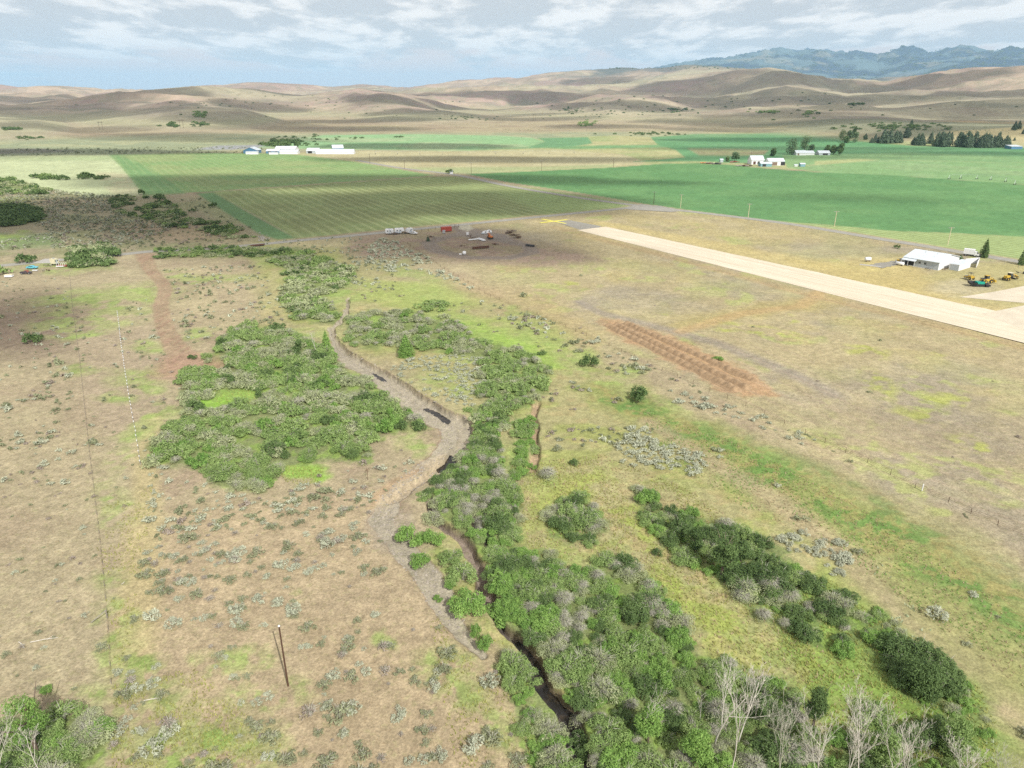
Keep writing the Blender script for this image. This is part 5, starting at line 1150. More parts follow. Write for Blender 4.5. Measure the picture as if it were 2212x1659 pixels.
SAGE = [
 ('grey-green sagebrush scattered on the bare tan slope around the brown wooden pole', [(320,1100),(700,1060),(800,1050),(830,1180),(930,1320),(1040,1400),(1120,1500),(1150,1690),(300,1690),(250,1480),(300,1300)], 2.1, .62, [('silver',3),('olive',4.4),('brown',1.6)], (0.7,1.95), .42, 6),
 ('silver sagebrush clump on the tan slope just below the big willow thicket', [(330,1000),(470,1060),(560,1075),(700,1020),(860,960),(900,1000),(850,1050),(780,1100),(680,1110),(520,1130),(470,1250),(350,1300),(330,1200),(310,1080)], 1.9, .62, [('silver',5),('olive',2),('brown',1.4)], (0.65,1.55), .43, 6),
 ('silver sagebrush in the row beside the lush green patch at the lower left', [(250,1400),(320,1370),(350,1440),(290,1560),(240,1620),(215,1580),(245,1500)], 1.7, .6, [('silver',3),('olive',1),('brown',.8)], (.8,1.6), .4, 5),
 ('large pale sagebrush in the clumps along the bottom edge right of the pole', [(760,1540),(840,1500),(900,1530),(880,1590),(990,1640),(1050,1540),(1060,1580),(980,1690),(840,1690),(780,1600)], 1.8, .5, [('silver',4),('olive',2)], (.9,1.8), .45, 6),
 ('small dark brush dotted on the brown slope left of the long wire fence', [(-120,900),(180,900),(215,1150),(232,1400),(240,1560),(-160,1600)], 2.9, .42, [('olive',4),('brown',3),('silver',1)], (0.45,1.15), 0, 6),
 ('dark sagebrush in the clustered band crossing the slope left of the fence', [(-80,1000),(-60,880),(60,860),(120,760),(180,860),(215,930),(225,1010),(120,1050),(0,1040)], 1.9, .5, [('olive',4),('brown',1),('silver',1.5)], (0.78,1.76), .5, 8),
 ('small brush between the wire fence and the willow thicket', [(160,640),(250,700),(400,790),(390,880),(310,980),(320,1250),(250,1400),(240,1300),(200,1000),(175,780)], 3.2, .32, [('olive',3),('silver',2),('brown',1)], (0.52,1.35), .42, 8),
 ('sagebrush on the left slope above the banded cluster', [(-60,600),(140,600),(175,800),(60,860),(-60,880)], 2.6, .4, [('silver',3),('olive',3),('brown',1)], (0.52,1.35), .46, 9),
 ('brush beside the reddish dirt track', [(270,640),(340,650),(370,740),(400,770),(330,790),(260,750)], 2.6, .42, [('olive',4),('silver',1)], (0.65,1.49), .45, 7),
 ('brush on the flat between the dirt track and the willow thickets', [(345,580),(560,570),(600,640),(640,700),(520,700),(460,750),(400,790),(375,720),(365,650)], 2.5, .55, [('olive',4),('silver',2),('brown',2)], (0.65,1.62), .42, 9),
 ('silver sagebrush in the dense patch between the creek and the lone dark conifer', [(830,800),(870,775),(950,765),(1040,770),(1060,830),(1020,880),(960,870),(900,830)], 1.35, .8, [('silver',1)], (0.65,1.28), .36, 5),
 ('silver sagebrush in the wide pale cluster right of the creek', [(1330,960),(1360,930),(1400,925),(1420,960),(1500,970),(1540,1010),(1500,1030),(1440,1010),(1400,1015),(1335,1000)], 1.5, .95, [('silver',1)], (0.91,1.62), .3, 5),
 ('silver sagebrush in the row above the dense green willow chain at right', [(1675,1160),(1720,1145),(1820,1165),(1850,1200),(1860,1240),(1800,1240),(1740,1200),(1690,1185)], 1.6, .95, [('silver',1)], (0.91,1.69), .3, 5),
 ('sagebrush in the scattered line beside the three red soil windrows', [(1040,640),(1160,680),(1300,735),(1430,800),(1460,850),(1380,830),(1300,790),(1200,740),(1100,700),(1030,660)], 2.4, .62, [('olive',3),('silver',3),('brown',1)], (0.78,2.03), .42, 9),
 ('pale sagebrush along the right-hand wire fence', [(1430,840),(1500,850),(1600,875),(1680,905),(1760,950),(1790,985),(1700,950),(1600,905),(1500,880),(1440,870)], 2.0, .7, [('silver',1)], (0.78,1.76), .48, 8),
 ('olive brush on the tan bench right of the creek bend', [(1170,860),(1230,820),(1290,850),(1370,870),(1420,930),(1330,970),(1260,960),(1180,950)], 2.0, .62, [('olive',4),('brown',3),('silver',1)], (0.78,1.62), .42, 8),
 ('sparse silver shrub in the green ditch strip at right', [(1380,900),(1520,940),(1700,1020),(1900,1130),(2100,1260),(2200,1360),(2150,1400),(1950,1280),(1800,1180),(1650,1080),(1480,1000)], 4.4, .3, [('silver',3),('olive',1)], (0.78,1.62), .42, 9),
 ('sagebrush in the bottom right corner beside the lush ditch', [(1820,1200),(2000,1300),(2230,1480),(2260,1640),(2160,1560),(1960,1380)], 4.6, .35, [('silver',3),('olive',1)], (1.04,2.03), .4, 9),
 ('grey sagebrush in the diagonal belt leading down from the parked campers', [(800,530),(835,510),(870,530),(930,560),(1000,610),(1070,650),(1050,650),(970,610),(900,580),(850,590),(790,570)], 2.3, .72, [('silver',1)], (0.91,1.89), .34, 9),
 ('small brush on the grass below the road left of the campers', [(560,520),(790,510),(840,560),(870,640),(780,620),(700,570),(600,540)], 2.6, .5, [('silver',3),('olive',2)], (0.65,1.62), .45, 9),
 ('small shrub on the meadow right of the upper creek', [(770,620),(900,640),(1050,660),(1250,760),(1200,780),(1040,720),(900,660),(780,650)], 4.2, .35, [('olive',3),('brown',2),('silver',1)], (0.65,1.49), .42, 9),
 ('dense grey sagebrush dots on the shaded flat across the road', [(-80,430),(110,408),(260,425),(250,460),(380,485),(330,520),(240,535),(-80,540),(110,500)], 2.4, .85, [('silver',3),('olive',3),('brown',1)], (0.78,1.76), .36, 14),
 ('brush on the brown shaded flat beyond the dirt road end', [(260,470),(400,480),(520,520),(480,535),(300,545),(160,535)], 3.4, .5, [('olive',3),('brown',2)], (0.78,1.76), .42, 12),
 ('tiny brush in the field corner between bushes and mown rows', [(380,425),(440,430),(560,500),(460,480)], 4.6, .4, [('olive',1)], (0.78,1.76), .4, 12),
 ('small dark brush along the near base of the far flat', [(-200,322),(600,318),(600,330),(240,333),(-200,345)], 9, .5, [('olive',1)], (1,3), .42, 60),
 ('sparse shrub on the wide airstrip pasture', [(1100,560),(1650,640),(2200,800),(2200,1100),(1700,860),(1400,740)], 9, .12, [('olive',2),('brown',2)], (0.39,1.08), 0, 9),
 ('low brush by the wire fence line', [(1240,700),(1300,735),(1440,800),(1620,880),(1860,990),(2010,1070),(2200,1155),(2200,1165),(2000,1080),(1840,1000),(1600,890),(1420,810)], 1.8, .3, [('olive',2),('brown',1),('silver',1)], (0.45,1.08), .42, 6),
]
sage_items = []
for gi, (label, poly, sp, pr, kw, (s0, s1), cl, cs) in enumerate(SAGE):
    X, Y = jgrid(poly, sp, pr, .85, cl, cs); 
    if not len(X): continue
    bl = blocked(X, Y, False); X, Y = X[~bl], Y[~bl]; Z = ground_z(X, Y)
    for x, y, z in zip(X, Y, Z):
        r = math.hypot(x, y); k = pick(kw); L = lod(r, False); s = (s0+(s1-s0)*rnd.random()**1.5)*rnd.choice((.7, 1, 1.15)); nv = len(KINDS[k][1][L])
        sage_items.append((s/r, gi, (k, L, rnd.randrange(nv), x, y, z-.04, rnd.uniform(0, 6.28), s, s*rnd.uniform(.75, 1.15), rnd.gauss(0, .12))))
THK = [  # kinds, spacing, size, label
 ([('willow',6),('grey',4),('dead',.7),('bright',1.1),('darkw',.6)], 2.6, (.8,1.25), 'grey-green willow bush in the big thicket on the left bank'),
 ([('grey',5),('dead',3),('willow',2),('darkw',.6)], 3.0, (.85,1.3), 'grey willow bush in the thicket below the road culvert'),
 ([('grey',5),('dead',3.4),('willow',2.4),('bright',.5)], 2.8, (.75,1.2), 'grey twiggy willow in the thicket above the lone dark conifer'),
 ([('willow',4),('grey',4),('dead',1)], 2.7, (.75,1.2), 'grey-green willow in the clump right of the silver sagebrush patch'),
 ([('willow',7),('grey',1.6),('dead',1.6),('bright',5.4),('darkw',3.0)], 1.95, (.62,1.05), 'willow bush in the dense corridor along the lower creek'),
 ([('bright',5),('willow',2)], 2.1, (.6,.9), 'bright green willow in the narrow strip right of the corridor'),
 ([('willow',4),('darkw',3),('grey',3),('dead',1)], 2.3, (.8,1.1), 'willow bush in the round clump standing alone in yellow-green meadow'),
 ([('willow',3.4),('darkw',4),('grey',1.4),('dead',.8),('bright',3)], 2.4, (.7,1.15), 'green willow bush in the chain along the right-hand ditch'),
 ([('bright',5),('willow',2),('grey',1)], 1.7, (.35,.6), 'low bright green growth in the lush ditch around the dark rounded bushes'),
 ([('darkw',1)], 2.2, (.9,1.25), 'very dark green rounded bush at the lower right ditch'),
 ([('willow',4),('bright',5),('grey',2)], 2.3, (.65,1.0), 'bright willow bush on the left bank of the dark water'),
 ([('darkw',4),('willow',3),('bright',2)], 2.6, (.8,1.2), 'green bush among the bare trees at the bottom right'),
 ([('willow',3),('grey',3),('bright',1)], 2.0, (.7,1.1), 'grey-green bush in the bottom left corner thicket'),
 ([('darkw',2),('willow',2),('dead',1)], 2.0, (.7,1.1), 'dark bush behind the bleached trees in the bottom left corner'),
 ([('darkw',4),('grey',3),('dead',2)], 3.4, (1.0,1.6), 'dark bush in the clump beside the dirt track mouth'),
 ([('darkw',1)], 3.8, (1.2,1.9), 'dark green bush in the large round clump at the far left'),
 ([('grey',2),('darkw',2),('willow',1)], 4, (1.2,1.8), 'bush in the upper clump at the left edge'),
 ([('darkw',3),('grey',1.6),('willow',1)], 3.2, (.8,1.35), 'dark bush in the shaded belt behind the road'),
 ([('grey',3),('willow',3),('darkw',1.5)], 3.3, (.6,1.0), 'willow bush on the verge just below the road'),
]
wil_items = []; HOLES = [(520,852,62,17),(655,1020,44,16),(470,872,40,10),(745,800,30,8),(850,880,26,7),(600,800,26,7),(1000,1195,14,10)]
for gi, (poly, (kw, sp, (s0, s1), label)) in enumerate(zip(THICK, THK)):
    X, Y = jgrid(poly, sp, .97, .6); U, V = proj(X, Y, 0)
    keep = ~blocked(X, Y, True)
    for (cu, cv, ru, rv) in HOLES: keep &= np.hypot((U-cu)/ru, (V-cv)/rv) > 1
    if gi in (0, 1, 2, 4): keep &= (fbm(X/6+40, Y/6, 2, 66) < (.70, .66, .66, 1, .80)[gi]) 
    if gi == 17: keep &= fbm(X/12, Y/12, 2, 67) > .5
    if gi == 16: keep &= fbm(X/14, Y/14, 2, 69) > .36
    X, Y = X[keep], Y[keep]; Z = ground_z(X, Y)
    for x, y, z in zip(X, Y, Z):
        r = math.hypot(x, y); f = float(fbm(np.array([x/9.]), np.array([y/9.]), 2, 70)[0]); kk = list(kw)
        if len(kk) > 2: kk = [(k, w*(2.4 if (k in ('grey', 'dead')) == (f > .5) else .7)) for k, w in kk]
        k = pick(kk); L = lod(r, True); s = rnd.uniform(s0*.8, s1)*rnd.choice((.8, 1, 1, 1.2)); nv = len(KINDS[k][1][L])
        wil_items.append((s*2.3/r, gi, (k, L, rnd.randrange(nv), x, y, z-.08, rnd.uniform(0, 6.28), s, s*rnd.uniform(.72, 1.12), rnd.gauss(0, .1))))
def spread(items, labels, nm, cat, group, stuffname, stufflabel, n=290):
    items.sort(key=lambda t: -t[0])
    for sc, gi, (k, L, i, x, y, z, a, sx, sz, t) in items[:n]:
        o = bpy.data.objects.new(nm, proto_mesh(k, L, i, nm)); COL.objects.link(o); o.location = (x, y, z); o.rotation_euler.z = a; o.scale = (sx, sx*rnd.uniform(.85, 1.15), sz)
        tag(o, labels[gi], cat, group[gi] if isinstance(group, list) else group)
    if items[n:]: merge_plants(stuffname, [t[2] for t in items[n:]], stufflabel, cat)
spread(sage_items, [s[0] for s in SAGE], 'sagebrush', 'sagebrush', [s[0] for s in SAGE], 'sagebrush_scrub', 'small sagebrush and brush dotted over the farther slopes and flats')
spread(wil_items, [t[3] for t in THK], 'willow_bush', 'willow bush', [t[3] for t in THK], 'willow_thicket', 'dense willow thickets massed farther up the creek')
# single bushes that stand apart
def single(name, u, v, kind, w, h, label, cat='bush', z=None, lodi=None):
    x, y = P(u, v); r = math.hypot(x, y); L = lod(r, True) if lodi is None else lodi
    Rr = {'willow':2.2,'grey':2.2,'dead':2.1,'bright':1.8,'darkw':2.1,'silver':.75,'olive':.8}[kind]; Hh = {'willow':2.6,'grey':2.3,'dead':2.1,'bright':2.2,'darkw':3.0,'silver':.85,'olive':.8}[kind]
    o = bpy.data.objects.new(name, proto_mesh(kind, L, rnd.randrange(len(KINDS[kind][1][L])), 'bush')); COL.objects.link(o)
    o.location = (x, y, gz(x, y)-.05); o.rotation_euler.z = rnd.uniform(0, 6); o.scale = (w/2/Rr*.95, w/2/Rr*.95, h/Hh); tag(o, label, cat); return o
for (u, v, k, w, h, l) in [
 (1272,790,'darkw',5.6,4.6,'round olive green bush alone beside the green ditch, smaller of the pair'),
 (1380,862,'darkw',6.4,5.0,'large round dark green bush beside the green ditch, nearer of the pair'),
 (885,1165,'bright',5.6,3.6,'bright green round bush on the right bank of the gravel bed'),
 (905,1215,'bright',3.8,2.6,'small bright bush just below the round one on the gravel bank'),
 (935,1172,'bright',4.4,3.0,'bright green bush between the gravel bed and second channel'),
 (935,1120,'grey',4.8,2.6,'grey-green bush above the bright bushes on the gravel bank'),
 (975,1215,'willow',5.0,2.8,'grey-green willow on the island between two channels'),
 (1000,1250,'willow',5.8,3.2,'wide willow in the middle of the island between channels'),
 (975,1262,'bright',2.6,1.8,'small bright bush on the left side of the island'),
 (1010,1320,'bright',6.4,3.6,'large rounded bright bush at the tip of the island'),
 (1078,1320,'bright',5.4,3.8,'tall bright bush right of the island across the channel'),
 (945,1290,'bright',1.6,1.2,'very small green bush on the left edge of the gravel'),
 (1027,1372,'bright',2.0,2.6,'left one of two narrow bright bushes above the dark water'),
 (1047,1398,'bright',2.6,2.8,'right one of two narrow bright bushes above the dark water'),
 (1105,1445,'willow',4.4,3.4,'rounded willow left of the head of the dark water'),
 (1390,1080,'bright',4.0,3.0,'green bush at the top end of the right-hand willow chain'),
 (1240,1002,'darkw',2.2,1.8,'small dark bush on the meadow below the olive brush'),
 (1420,1195,'darkw',2.0,1.5,'little dark round bush on the yellow-green meadow'),
 (1180,1030,'dead',6.0,2.6,'sprawling grey leafless willow beside the narrow green strip'),
 (70,738,'darkw',6.0,4.4,'round dark green bush alone on the left slope'),
 (415,1073 - 300,'darkw',3.0,1.8,'small dark bush near the end of the dirt track'),
 (1205,970,'olive',3.0,1.6,'dark olive shrub alone above the meadow'),
 (972,375,'darkw',8,7,'round dark tree beside the small white pump house'),
 (308,420,'darkw',6,6,'dark bush at the near corner of the first mown field'),
 (460,447,'darkw',6,5,'dark bush alone right of the shaded belt'),
 (415,457,'darkw',5,3.4,'low dark bush left of the single dark bush'),
 (55,567,'darkw',9,6,'dark round bush behind the turquoise car'),
 (-5,590,'willow',12,5,'willow bush at the left edge beside the old cars'),
 (350,503+60-8,'darkw',8,3,'low dark bush just below the road beside the track mouth'),
 (700,655,'grey',6,3.4,'round grey willow beside the upper dry channel'),
 (1130,590-70+120,'olive',4,2,'little olive shrub on the pasture'),
 (935,665,'willow',14,3.2,'long low grey-green willow alone on the meadow'),
 (1938,536,'darkw',3.4,3.0,'small round shrub by the road beyond the hangar grass'),
 (1170,765,'darkw',3.0,2.0,'small dark bush above the green ditch'),
 (1548,775,'bright',4.2,1.2,'flat green weed clump on the red soil windrows'),
 (100,1490,'bright',1.6,1.2,'small green weed clump on the brown slope'),
]: single('bush', u, v, k, w, h, l)

# trees with trunks
def top_h(u, v, vt):
    x, y = P(u, v); _, dy, dz = [float(q) for q in ray(u, vt)]; return H+dz/dy*y
def trunk_mesh(h, rad, r, nb=5, lean=.3):
    mb = MB(); tip = (r.uniform(-lean, lean), r.uniform(-lean, lean), h*.8); mid = (tip[0]*.4+r.uniform(-.1,.1), tip[1]*.4, h*.4)
    mb.tube([(0,0,-.4),mid,tip], [rad, rad*.7, rad*.25], 7)
    for i in range(nb):
        t = r.uniform(.3, .75); b = (tip[0]*t, tip[1]*t, h*t); a = r.uniform(0, 6.28); L = h*r.uniform(.18, .32)
        mb.tube([b, (b[0]+math.cos(a)*L*.6, b[1]+math.sin(a)*L*.6, b[2]+L*.4), (b[0]+math.cos(a)*L, b[1]+math.sin(a)*L, b[2]+L*.9)], [rad*.4, rad*.25, rad*.1], 5)
    return mb
def crown_mesh(seed, W, h, n, leaf, mat, lobes=14, base=.22):
    r = np.random.default_rng(seed); a = r.uniform(0, 6.28, lobes); t = r.uniform(base+.12, .92, lobes); prof = np.sin(np.clip((t-base)/(1-base), 0, 1)*math.pi*.86+.3)
    rad = W/2*.55*prof*np.sqrt(r.uniform(.1, 1, lobes)); c = np.stack([np.cos(a)*rad, np.sin(a)*rad, t*h], 1); L = W*.24*r.uniform(.75, 1.25, lobes); k = r.choice(lobes, n, p=L**2/(L**2).sum())
    d = r.normal(size=(n, 3)); d /= np.linalg.norm(d, axis=1)[:, None]; p = c[k]+d*(L[k]*r.uniform(.6, 1.08, n))[:, None]*np.array([1, 1, .85]); V, F_ = tri_leaves(p, d, leaf, r, .2)
    return npmesh('crown', V, F_, mat, tint=np.repeat(np.clip(.5+r.uniform(-.22, .22, lobes)[k]+r.normal(0, .18, n), 0, 1), 3))
def leafy_tree(x, y, W, h, label, mat='cotton', seed=1, n=2600, leaf=.3, group=None, cat='tree', name='leafy_tree', base=.2):
    r = empty(name, (x, y, gz(x, y)), rnd.uniform(0, 6), label=label, cat=cat, group=group)
    trunk_mesh(h, h*.028, rnd).build('trunk', M['bark'], r); link(bpy.data.objects.new('crown', crown_mesh(seed, W, h, n, leaf, M[mat], base=base)), r); return r
def conifer_mesh(seed, W, h, n, leaf, mat, base=.06):
    r = np.random.default_rng(seed); t = base+(1-base)*(1-np.sqrt(r.uniform(0, 1, n)))*1.0; lay = np.round(t*11)/11; t = t*.5+lay*.5+r.normal(0, .012, n)
    prof = np.clip(1-t, 0.02, 1)**.8*np.where(t < base+.15, .8, 1); a = r.uniform(0, 6.28, n); wob = 1+.22*np.sin(a*3+seed)+.15*np.sin(a*7+t*20)
    rad = W/2*prof*wob*r.uniform(.45, 1.05, n); p = np.stack([np.cos(a)*rad, np.sin(a)*rad, t*h-rad*.12], 1); d = np.stack([np.cos(a), np.sin(a), np.full(n, .35)], 1)
    V, F_ = tri_leaves(p, d, leaf, r, .1, .4); return npmesh('crown', V, F_, mat, tint=np.repeat(np.clip(r.normal(.5, .22, n), 0, 1), 3))
def conifer(x, y, W, h, label, mat='pine', seed=1, n=1600, leaf=.35, group=None, name='pine_tree'):
    r = empty(name, (x, y, gz(x, y)), rnd.uniform(0, 6), label=label, cat='conifer' if group is None else 'pine tree', group=group)
    MB().tube([(0,0,-.4),(0,0,h*.95)], [h*.02, .04], 7).build('trunk', M['bark'], r); link(bpy.data.objects.new('crown', conifer_mesh(seed, W, h, n, leaf, M[mat])), r); return r
for (u, v, W, h, m, n, lf, l) in [
 (1558,1245,4.6,9.0,'darkleaf',5200,.19,'tall dark green tree rising from the right-hand willow chain'),
 (1500,1190,3.8,5.0,'darkleaf',2600,.18,'dark tree at the shaded bend of the willow chain'),
 (1600,1215,3.6,4.6,'darkleaf',2400,.18,'olive dark tree just right of the tall chain tree'),
 (84,1640,4.2,-1486,'bright',4200,.15,'bright leafy tree throwing a shadow in the bottom left corner'),
 (1755,1575,3.4,7.0,'darkleaf',4200,.16,'narrow dark green tree behind the bare trees at bottom'),
 (1990,1490,6.0,5.4,'darkleaf',6400,.17,'broad dark dense tree in the lower right ditch'),
 (1400,1600,4.2,5.4,'bright',4600,.16,'leafy green tree left of the tall bleached tree'),
 (1500,1650,4.4,5.4,'bright',4200,.16,'bright leafy tree at the bottom edge below the bleached tree'),
 (1640,1560,3.6,5.0,'darkleaf',3600,.16,'dark leafy tree right of the second bleached tree'),
 (1900,1650,5.0,5.0,'willow',4600,.16,'green tree at bottom edge between the bare crowns'),
 (2060,1620,5.0,4.4,'willow',4200,.16,'green tree near the bottom right corner'),
 (645,760,2.6,4.4,'darkleaf',1200,.25,'small green tree left of the white dead trunk in the thicket'),
 (845,905,2.4,3.0,'bright',900,.25,'small green tree rising from the right part of the thicket'),
 (560,860,2.4,3.2,'darkleaf',800,.25,'small dark tree in the left part of the thicket'),
]: x, y = P(u, v); leafy_tree(x, y, W, h if h > 0 else top_h(u, v, -h), l, m, int(u), n, lf)
for (u, v, W, h, m, n, lf, l) in [
 (877,768,6.4,7.4,'bright',3600,.24,'lone dense green conifer beside the silver sagebrush patch'),
 (706,755,3.6,6.6,'bright',1800,.26,'slim green conifer beside the white dead trunk at the creek'),
 (2125,556,5.2,9.4,'darkleaf',2600,.32,'conical green conifer by the road behind the hangar'),
 (2208,572,5.5,9.5,'darkleaf',1800,.32,'conifer at the right edge by the road'),
 (2074,560,3.0,2.2,'darkleaf',400,.3,'dark brush heap behind the hangar roof'),
 (925,530-10,2.4,3.2,'pine',500,.3,'tiny dark conifer on the diagonal sagebrush belt')]:
    x, y = P(u, v); conifer(x, y, W, h, l, m, int(u), n, lf, name='conifer')
for (u, v, W, h, m, l) in [(1709,334,22,21,'cotton','large round cottonwood left of the farmhouse'),(1737,327,21,22,'cotton','tall grey-green cottonwood behind the farmhouse'),(1752,331,10,11,'cotton','small tree right behind the farmhouse'),(1669,337.5,11,9.5,'darkleaf','lone round tree in the field left of the farmhouse'),
  (1587,347.5,12,9.5,'cotton','leaning green tree left of the farmyard barns'),(1571,349,6,5,'darkleaf','small tree beside the tiny grey hut'),(1785,334,11,12,'darkleaf','dark tree behind the white garage, leftmost'),(1799,334.5,11,13,'darkleaf','dark tree behind the white garage, middle'),(1814,335.3,13,15,'darkleaf','dark grey pointed tree right of the garage'),
  (1819,307,15,19,'greyw','grey-green tree at the left end of the pine row'),(1833,309,14,20,'cotton','second tall tree at the left end of the pine row'),(1846,310,13,18,'cotton','third rounded tree at the left end of the pine row'),(1826,310,14,11,'darkleaf','dark low tree in front of the left tree clump'),(1843,303,10,17,'darkleaf','dark tree standing behind the left tree clump'),
  (1868,306,9,7,'cotton','low bright shrub between the clump and the pines'),(640,318,9,7,'darkleaf','dark round tree behind the far white barns'),(620,316,14,6,'darkleaf','dark tree clump left of the round tree by the far barns')]:
    x, y = P(u, v); leafy_tree(x, y, W, h, l, m, int(u+v), 900, 1.0, base=.08)
PN = [(80,75,190),(370,120,165),(440,150,200),(480,120,195),(515,140,200),(575,75,205),(610,90,205),(650,85,205),(715,90,205),(750,100,205),(770,120,205),(830,90,185),(862,120,180),(876,80,125),(925,150,220),(945,150,222),(970,120,225),(1010,115,225),(1030,140,225),(1120,108,215),(1200,110,235),(1225,120,235),(1245,105,235),(1275,120,240),(1315,110,235),(1355,135,200),(1450,110,240),(1475,120,240),(1500,140,242),(1535,105,245),(1560,120,245),(1580,130,245),(1633,105,245),(1690,150,250),(1715,140,250),(1740,125,250),(1775,130,250),(1800,140,250),(1845,150,250),(1870,160,255),(1895,125,255),(1930,170,250),(1960,175,250),(1990,150,250),(2020,165,250),(2065,105,180),(2110,105,175),(2175,155,200),(2085,190,220)]
pm = [conifer_mesh(300+s, 1, 1, 620, .085, M['pine'], .1) for s in range(5)]; tm = MB().tube([(0,0,-.02),(0,0,.95)], [.02,.004], 6).build('trunk', M['bark'])
for (x0, t0, b0) in PN[1:]:
    u = 1800+x0*.1862; v = 273.6+b0*.1862; 
    x, y = P(u, min(v, 320)); r = math.hypot(x, y); hh = (b0-t0)*.1862/(S*F/r*1.0)*1.08; back = b0 < 190
    lab = 'dark pine standing apart up the knoll behind the row' if back else 'dark pine in the left half of the long row behind the green field' if u < 2000 else 'dark pine in the right half of the long row behind the green field'
    e = empty('pine_tree', (x, y, gz(x, y)-.2), rnd.uniform(0, 6), label=lab, cat='pine tree', group=lab)
    W = hh*rnd.uniform(.72, .95)
    for mesh, nm in ((tm.data, 'trunk'), (pm[rnd.randrange(5)], 'crown')):
        o = link(bpy.data.objects.new(nm, mesh), e); o.scale = (W if nm == 'crown' else hh, W if nm == 'crown' else hh, hh)
bpy.data.objects.remove(tm)
# bare bleached trees
def bare_tree(u, v, vt, W, label, seed, dens=1.0, name='bare_tree', mat='bark_white', r0=None, lean=0.0):
    """trunk that forks low into rising limbs, each set with side branches and fine twigs; W = crown width / height"""
    R_ = random.Random(seed); x, y = P(u, v); h = top_h(u, v, vt); root = empty(name, (x, y, gz(x, y)), 0, label=label, cat='dead tree')
    tr = MB(); br = MB(); r0 = r0 or h*.016
    def limb(p, d, L, rad, depth, mb):
        n = 5 if depth < 2 else 3; pts = [p]; q = p.copy(); dd = d.copy()
        for i in range(n):
            dd = dd+np.array([R_.gauss(0, .07), R_.gauss(0, .07), .10 if depth else 0]); dd /= math.sqrt(dd.dot(dd)); q = q+dd*L/n; pts.append(q.copy())
        rad = max(rad*.9, .010)
        mb.tube(pts, [max(rad*(1-.7*i/n), .007) for i in range(n+1)], 6 if depth < 1 else 4 if depth < 3 else 3, depth < 1)
        if depth >= 4: return
        k = int(([5, 6, 4, 3][depth])*dens+R_.random())
        for i in range(k):
            t = .38+.6*(i+R_.random())/k if depth == 0 else .15+.85*(i+R_.random())/k; j = min(int(t*n), n-1); b = pts[j]+(pts[j+1]-pts[j])*(t*n-j)
            a = i*2.4+R_.uniform(-.5, .5); perp = cross(dd, np.array([math.cos(a), math.sin(a), .2])); perp /= math.sqrt(perp.dot(perp))+1e-9
            s = R_.uniform(.55, .95)*(W*1.1 if depth == 0 else .8); nd = dd+perp*s; nd /= math.sqrt(nd.dot(nd))
            LL = h*(1.0-.88*t)*R_.uniform(.85, 1.05) if depth == 0 else L*(1-.55*t)*R_.uniform(.5, .75)
            limb(b, nd, LL, rad*(.55 if depth == 0 else .5)*(1-.3*t), depth+1, br)
    limb(np.array([0., 0, -.2]), np.array([R_.uniform(-.05,.05)+lean, R_.uniform(-.05,.05), 1.]), h*.88, r0, 0, tr)
    tr.build('trunk', M[mat], root, True); br.build('branches', M[mat], root); return root
for a in [(1541,1612,1424,1.35,'tallest white bleached leafless tree at the bottom of the willow corridor',5,1.1,'bark_white',.15,0),
 (1592,1610,1455,.8,'second bleached leafless tree just right of the tallest one',8,1.0,'bark_white',.11,.12),
 (1577,1690,1496,.6,'slim pale leafless tree below the two tallest bleached trees',12,.8,'bark_white',.09,0),
 (1512,1560,1490,.7,'short pale leafless tree left behind the tallest one',13,.7,'bark_white',.06,0),
 (1393,1590,1495,.8,'small pale leafless tree left of the tall bleached pair',15,.8,'bark_white',.06,0),
 (1680,1720,1532,.8,'pinkish grey bare tree at the bottom edge right of the bleached pair',21,1.1,'twig',.09,0),
 (1758,1730,1556,.8,'wide bare tree at bottom edge beneath the narrow dark tree',23,1.1,'bark_white',.09,-.08),
 (1810,1730,1585,.9,'sprawling bare tree at bottom edge, third from the bleached pair',27,1.1,'bark_white',.09,0),
 (1852,1720,1520,.7,'tall forked bare tree reaching over the yellow-green weeds',31,1.1,'bark_white',.1,0),
 (1898,1715,1533,.7,'bare tree leaning right beside the tall forked one',33,1.0,'bark_white',.1,.15),
 (1948,1715,1598,.7,'short bare tree at bottom edge right of the leaning one',35,1.0,'bark_white',.08,0),
 (2080,1730,1625,1.2,'dense grey bare tree in the bottom right corner',39,1.2,'bark_white',.08,0),
 (2150,1740,1640,1.2,'low grey bare tree closest to the bottom right corner',41,1.1,'twig',.08,0),
 (10,1720,1560,.9,'white bare tree at the very bottom left corner',44,1.0,'bark_white',.11,.05),
 (92,1680,1575,.8,'smaller white bare tree right of the corner one at bottom left',47,.9,'bark_white',.07,0),
 (684,765,715,.5,'slim white dead tree beside the green conifer at the upper creek',50,.7,'bark_white',.09,0),
 (795,1035,1010,1.0,'brown dead snag at the lower edge of the big thicket',53,.8,'rust',.06,0)]: bare_tree(a[0], a[1], a[2], a[3], a[4], a[5], a[6], mat=a[7], r0=a[8], lean=a[9])
